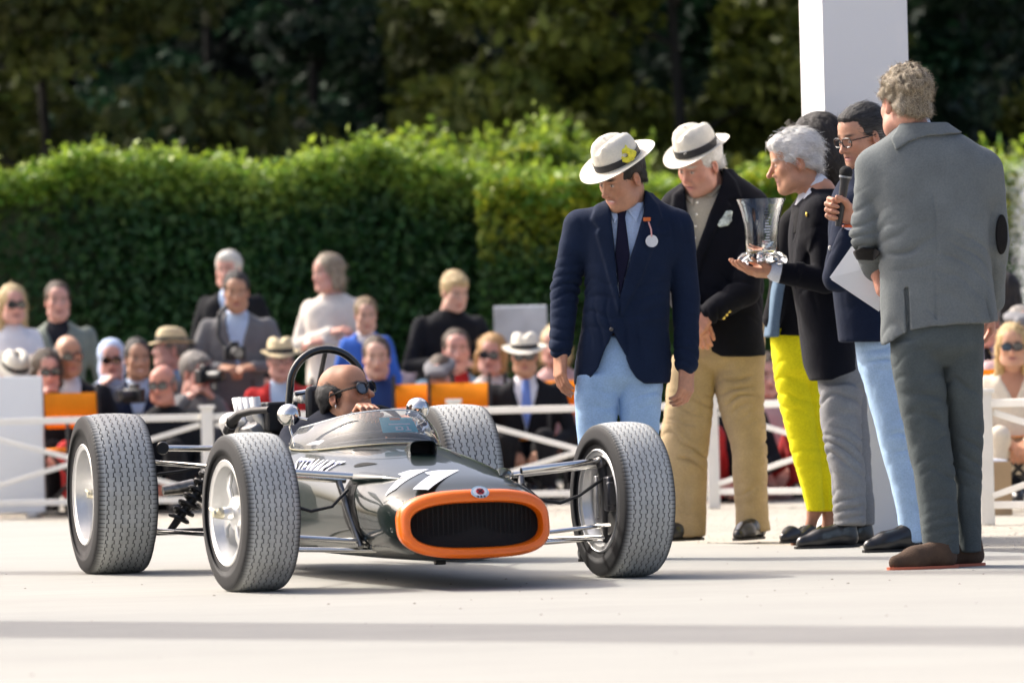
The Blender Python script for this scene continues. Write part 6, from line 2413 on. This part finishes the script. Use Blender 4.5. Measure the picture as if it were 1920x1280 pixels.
    if capm is not None:
        q = f.c + f.R @ np.array([0, .0, .07]) * hs
        part('flat_cap', [el(q, np.array([.105, .135, .045]) * hs, f.R @ rotx(.12), .01), rc(q + f.R @ np.array([-.05, -.115, -.025]), q + f.R @ np.array([.05, -.115, -.025]), .022, .022, .03)], capm, f.root, .008)
    if chair_label:
        chair(pel[0], pel[1] + .02, chair_rz, chair_label)
    f.ends, f.nb, f.pel = ends, nb, pel
    return f


c_dark = cloth('charcoal_suit', (.011, .012, .015), .15)
c_navy2 = cloth('navy_suit', (.014, .020, .045), .15)
c_grey2 = cloth('grey_suit', (.16, .16, .165), .1)
c_olive = cloth('sage_jacket', (.20, .23, .20), .1)
c_white2 = cloth('white_blouse', (.74, .75, .78), .05)
c_cream = cloth('cream_cardigan', (.68, .63, .56), .06)
c_blue = cloth('royal_blue_tracksuit', (.05, .14, .52), .1)
c_navysw = cloth('navy_jumper', (.025, .055, .17), .1)
c_black2 = cloth('black_trousers', (.014, .014, .016), .15)
c_denim = cloth('washed_denim', (.26, .40, .50), .12)
c_red = cloth('red_quilted', (.48, .03, .03), .1)
c_redt = cloth('red_trousers', (.40, .03, .03), .1)
c_sky = cloth('sky_shirt', (.46, .58, .76), .05)
c_dress = cloth('ivory_dress', (.70, .62, .50), .06)
c_white = MATS['white_shirt']
straw2 = M('yellow_straw', (.68, .56, .34), .8, var=.08, vscale=20, bump=.4, bscale=200)
fair, tan, rosy = (.62, .38, .29), (.50, .28, .18), (.64, .35, .28)
blond = ((.42, .29, .13), (.68, .54, .30))
brown = ((.05, .032, .02), (.12, .08, .05))
dark = ((.012, .010, .009), (.04, .03, .025))
white_h = ((.55, .53, .48), (.78, .76, .70))
grey_h = ((.16, .14, .12), (.34, .31, .28))

# standing at the back, left to right
spectator('blonde woman in sunglasses and white shirt standing with folded arms at the far left', 24, 572, 32.0, False, c_white2, c_black2, .35, tone=rosy, hair='long', hc=blond, shades=True, pose='crossed', shrink=.93, sw=.165)
spectator('man in sage green jacket over dark shirt standing behind the left seats', 108, 566, 32.3, False, c_olive, c_black2, .2, tone=rosy, hair='short', hc=brown, shirt=cloth('dark_tee', (.02, .022, .03)), vdepth=.22, pose='down', shrink=1.0, sw=.205)
spectator('white-haired person standing behind the photographer in the grey suit', 428, 508, 33.4, False, c_dark, c_black2, -.3, tone=rosy, hair='full', hc=white_h, shirt=c_sky, pose='down')
ph = spectator('dark-haired photographer in grey suit holding a camera at his waist', 443, 548, 31.2, False, c_grey2, c_grey2, .05, .2, tone=tan, hair='short', hc=dark, shirt=c_sky, vdepth=.36, pose='camera', sw=.205)
spectator('woman in cream cardigan with folded arms looking left', 614, 514, 32.6, False, c_cream, cloth('dark_blue_trouser', (.02, .035, .09)), -.95, .05, tone=rosy, hair='bob', hc=((.20, .15, .10), (.45, .38, .28)), pose='crossed', sw=.18, tw=-.2)
spectator('boy in bright blue tracksuit top beside the woman in cream', 686, 592, 31.6, False, c_blue, c_blue, .15, .2, hs=.86, tone=fair, hair='short', hc=((.16, .10, .05), (.34, .24, .13)), pose='down', shirt=c_white2, vdepth=.1, shrink=.92, sw=.17)
spectator('blond youth in black jacket leaning over behind the seats', 853, 548, 32.2, False, c_dark, c_black2, .45, .35, tone=fair, hair='full', hc=blond, pose='camera', sw=.2, lean=(-.05, .1))

# seated
spectator('spectator under a wide white hat behind the display board', 28, 700, 30.6, True, cloth('tan_wrap', (.36, .25, .17)), c_black2, .4, .5, tone=rosy, hair='short', hatm=straw_hat, brim=.075, hatk=1.0, chair_label='orange chair under the spectator in the wide white hat')
spectator('woman in sunglasses in red trousers seated half hidden beside the bald man', 88, 696, 30.3, True, c_dark, c_redt, .3, .1, tone=rosy, hair='bob', hc=brown, shades=True, pose='face')
spectator('bald man in sunglasses, dark suit and open white shirt seated at the left', 128, 668, 30.5, True, c_dark, c_black2, .35, .08, hs=1.05, tone=tan, hair='bald', hc=((.03, .03, .03), (.08, .08, .08)), shirt=c_white, vdepth=.36, shades=True, sw=.21)
spectator('seated woman in pale blue headscarf and sunglasses', 209, 674, 31.4, True, cloth('pale_blue_coat', (.34, .43, .58)), c_black2, .1, .1, tone=rosy, hair='scarf', hairmat=cloth('pale_blue_scarf', (.50, .60, .78)), shades=True, pose='face')
spectator('smiling dark-haired man in navy suit seated beside the headscarf', 258, 674, 30.9, True, c_navy2, c_black2, .25, .05, tone=tan, hair='short', hc=dark, shirt=c_sky, kw=dict(smile=1, teeth=True))
spectator('seated man in straw hat with blue scarf turned to the left', 318, 656, 31.2, True, c_grey2, c_black2, -1.25, -.1, tone=rosy, hair='short', hc=grey_h, hatm=straw2, brim=.045, shirt=cloth('blue_scarf', (.10, .28, .52)), vdepth=.12, tw=-.4)
spectator('red-faced man in sunglasses and dark coat seated low at the fence', 305, 722, 29.9, True, c_dark, c_black2, -.25, .1, hs=.98, tone=(.58, .26, .19), hair='bald', hc=grey_h, shades=True)
pg = spectator('grey-haired photographer in dark jacket crouching with a camera to his face', 368, 700, 30.6, True, c_grey2, c_black2, .8, .15, tone=rosy, hair='full', hc=grey_h, pose='chincam')
spectator('man in straw trilby and red padded vest over blue shirt seated behind the car', 526, 676, 30.6, True, c_red, c_black2, .1, .05, tone=rosy, hair='short', hc=grey_h, hatm=straw2, brim=.04, specs=True, shirt=c_sky, vdepth=.5, chair_label='orange chair under the man in the red vest')
spectator('dark-haired man in navy jumper seated behind the driver', 706, 672, 30.4, True, c_navysw, c_black2, .05, .08, hs=1.02, tone=fair, hair='short', hc=brown, sw=.215)
spectator('spectator in washed denim jacket and red shirt seated behind the flat cap', 856, 658, 31.3, True, c_denim, c_black2, .1, 0, hs=1.04, tone=rosy, hair='short', hc=brown, shirt=c_red, vdepth=.2, sw=.215)
spectator('spectator in grey tweed flat cap with hand held before the face', 826, 706, 30.5, True, c_denim, c_black2, -.2, .3, tone=rosy, hair='short', hc=brown, pose='face', capm=cloth('tweed_cap', (.20, .20, .21), .25))
spectator('woman with golden hair, sunglasses and spotted blouse in the second row', 921, 666, 31.0, True, cloth('spotted_blouse', (.62, .58, .55), .5, vscale=60), c_black2, -.15, .05, roll=.12, tone=rosy, hair='bob', hc=((.38, .20, .07), (.62, .38, .16)), shades=True)
hm = spectator('man in white brimmed hat, dark suit and blue tie seated at the fence', 984, 668, 30.1, True, c_dark, c_black2, -.05, .08, tone=tan, hair='short', hc=grey_h, hatm=straw_hat, brim=.062, shades=True, shirt=c_white, tie=cloth('blue_tie', (.16, .26, .62)), vdepth=.34, sw=.205, chair_label='orange chair under the man in the white brimmed hat', chair_rz=-.25)
spectator('pale person glimpsed between the blue jumper and the denim jacket', 800, 650, 32.4, True, cloth('mauve_top', (.40, .33, .36)), c_black2, .3, .0, tone=fair, hair='bob', hc=((.45, .38, .26), (.7, .62, .48)), hs=.92)
spectator('pink-cheeked spectator half hidden behind the navy blazer sleeve', 1040, 650, 31.4, True, cloth('pink_blouse', (.56, .36, .34)), c_black2, -.3, .0, tone=rosy, hair='bob', hc=blond)
spectator('seated woman in rose top seen between the khaki and the yellow trousers', 1438, 705, 29.4, True, cloth('rose_top', (.56, .38, .36)), c_redt, .2, .1, tone=rosy, hair='bob', hc=brown)
spectator('dark-coated spectator in red trousers seen between the khaki trouser legs', 1366, 716, 29.0, True, c_dark, c_redt, 0, .1, tone=rosy, hair='short', hc=brown)
wd = spectator('blonde woman in sunglasses and ivory dress seated at the right edge', 1898, 650, 25.8, True, c_dress, c_dress, -.1, .05, hs=.90, tone=(.58, .32, .21), hair='long', hc=((.42, .27, .10), (.70, .52, .26)), shades=True, shirt=SKIN and cloth('tan_skin_neckline', (.50, .26, .17)), vdepth=.2, sw=.17, shrink=.94, chair_label='orange chair under the blonde woman in ivory')
spectator('man in lilac shirt and dark tie seated behind the grey-suited man', 1846, 606, 27.4, True, cloth('lilac_shirt', (.46, .48, .68)), c_dark, -.2, .1, tone=rosy, hair='short', hc=grey_h, tie=c_dark, shirt=cloth('lilac_shirt', (.46, .48, .68)))
spectator('person with dark hair and dark coat seated behind the blonde woman', 1886, 556, 28.6, False, c_dark, c_black2, 2.8, .1, tone=rosy, hair='long', hc=dark)
spectator('spectator in tweed hat behind the blonde woman at the right edge', 1916, 618, 27.2, True, cloth('pink_coat', (.62, .42, .42)), c_dark, .2, 0, tone=rosy, hair='short', hc=grey_h, capm=MATS['tweed_cap'])

# empty chairs in the front row
for px, Y, rz_, lab in ((163, 29.9, .5, 'empty orange chair in front of the bald man'), 
                       (782, 30.0, -.2, 'empty orange chair before the flat cap, left of the pair'), (862, 29.9, 0, 'empty orange chair before the woman with golden hair, right of the pair'),
                       (1062, 30.5, 0, 'orange chair showing beside the navy blazer sleeve')):
    p = at(px, 760, Y)
    chair(p[0], Y - .22, rz_, lab)


# cameras
def camera_thing(label, p, rz, sz=1.0):
    r = thing('camera', label, 'camera', tuple(p), rz)
    bk = M('camera_black', (.015, .015, .016), .45, var=.2, vscale=30)
    MB().box((0, 0, 0), (.14 * sz, .06 * sz, .09 * sz)).box((0, 0, .058 * sz), (.06 * sz, .05 * sz, .035 * sz)).build('camera_body', bk, r, True, .008)
    MB().lathe([(.0, -.16 * sz), (.036 * sz, -.16 * sz), (.040 * sz, -.15 * sz), (.036 * sz, -.10 * sz), (.038 * sz, -.03 * sz)], 20, 'Y').build('lens_barrel', bk, r)
    MB().lathe([(.0, -.1605 * sz), (.030 * sz, -.1605 * sz)], 20, 'Y').build('front_glass', dark_lens, r)
    return r


camera_thing('black camera held at the waist by the photographer in grey', at(440, 662, 31.0 - .16), .2)
camera_thing('black camera raised by the crouching grey-haired photographer', at(385, 706, 30.45), .8)
camera_thing('black video camera held low beside the red-faced man', at(252, 742, 29.85), -.6)
# shoulder strap of the standing photographer
s0 = [at(x, y, 31.2 + dy) - np.array(ph.root.location) for x, y, dy in ((424, 575, -.06), (412, 590, -.13), (408, 630, -.15), (425, 655, -.2))]
MB().tube(s0, .016, 8).build('camera_strap', M('camera_black'), ph.root)

# brown paper carrier bag by the right fence
bg_ = thing('paper_bag', 'brown paper carrier bag on the gravel behind the right fence', 'bag', (at(1868, 900, 25.0)[0], 25.0, -.004))
kr = M('kraft_paper', (.42, .29, .16), .8, var=.08, vscale=6)
w_, d_2, h_ = .145, .09, .28
for nm_, c_, s_2 in (('front_panel', (0, -d_2 / 2, h_ / 2), (w_, .003, h_)), ('back_panel', (0, d_2 / 2, h_ / 2), (w_, .003, h_)), ('side_panel', (-w_ / 2, 0, h_ / 2), (.003, d_2 - .006, h_)), ('side_panel', (w_ / 2, 0, h_ / 2), (.003, d_2 - .006, h_)), ('base', (0, 0, .003), (w_ - .006, d_2 - .006, .003))):
    MB().box(c_, s_2).build(nm_, kr, bg_, False)
MB().box((0, 0, h_ - .03), (w_ - .02, d_2 - .02, .09), roty(.15)).build('tissue', c_white2, bg_, True, .02)

# pale board among the spectators
pbd = thing('notice_board', 'pale grey tilted board standing among the spectators behind the white-hatted man', 'board', tuple(at(985, 960, 32.6) * np.array([1, 1, 0])))
MB().box((0, 0, 1.12), (.36, .03, .30), rotx(.15)).build('board', M('board_pale', (.55, .60, .64), .4, var=.15, vscale=7), pbd, False, .005)
for sx in (-.15, .15):
    MB().bar((sx, .03, 0), (sx, .03, 1.05), .025, .025, (0, 1, 0)).build('leg', chair_black, pbd, False)

# fountain spray at the right edge, in front of the hedge
fo = at(1926, 480, 33.8)
ft = thing('fountain', 'white fountain spray in front of the hedge at the right edge', 'fountain', (fo[0], 33.8, 0))
MB().lathe([(.0, .0), (.42, .0), (.45, .10), (.43, .35), (.38, .38), (.36, .30), (.0, .28)], 32, 'Z').build('basin', M('basin_stone', (.45, .43, .40), .8, var=.1, vscale=6), ft)
rs4 = np.random.RandomState(8)
nd = 9000
t_ = rs4.uniform(0, 1, nd)
zf = .35 + 1.9 * t_ - .1 * rs4.rand(nd)
rf = (.02 + .16 * (t_ ** 1.3)) * np.abs(rs4.normal(0, 1, nd)) * .8
af = rs4.uniform(0, 6.283, nd)
dv = np.stack([rf * np.cos(af), rf * np.sin(af), zf], 1)
Vd, Fd_ = leaves(dv, .0045, rs4, aspect=.8)
w_o = obj('water_spray', mesh_np('water_spray', Vd, Fd_, False), M('water_white', (.82, .85, .86), .25, trans=.4), ft)
w_o['kind'] = 'stuff'
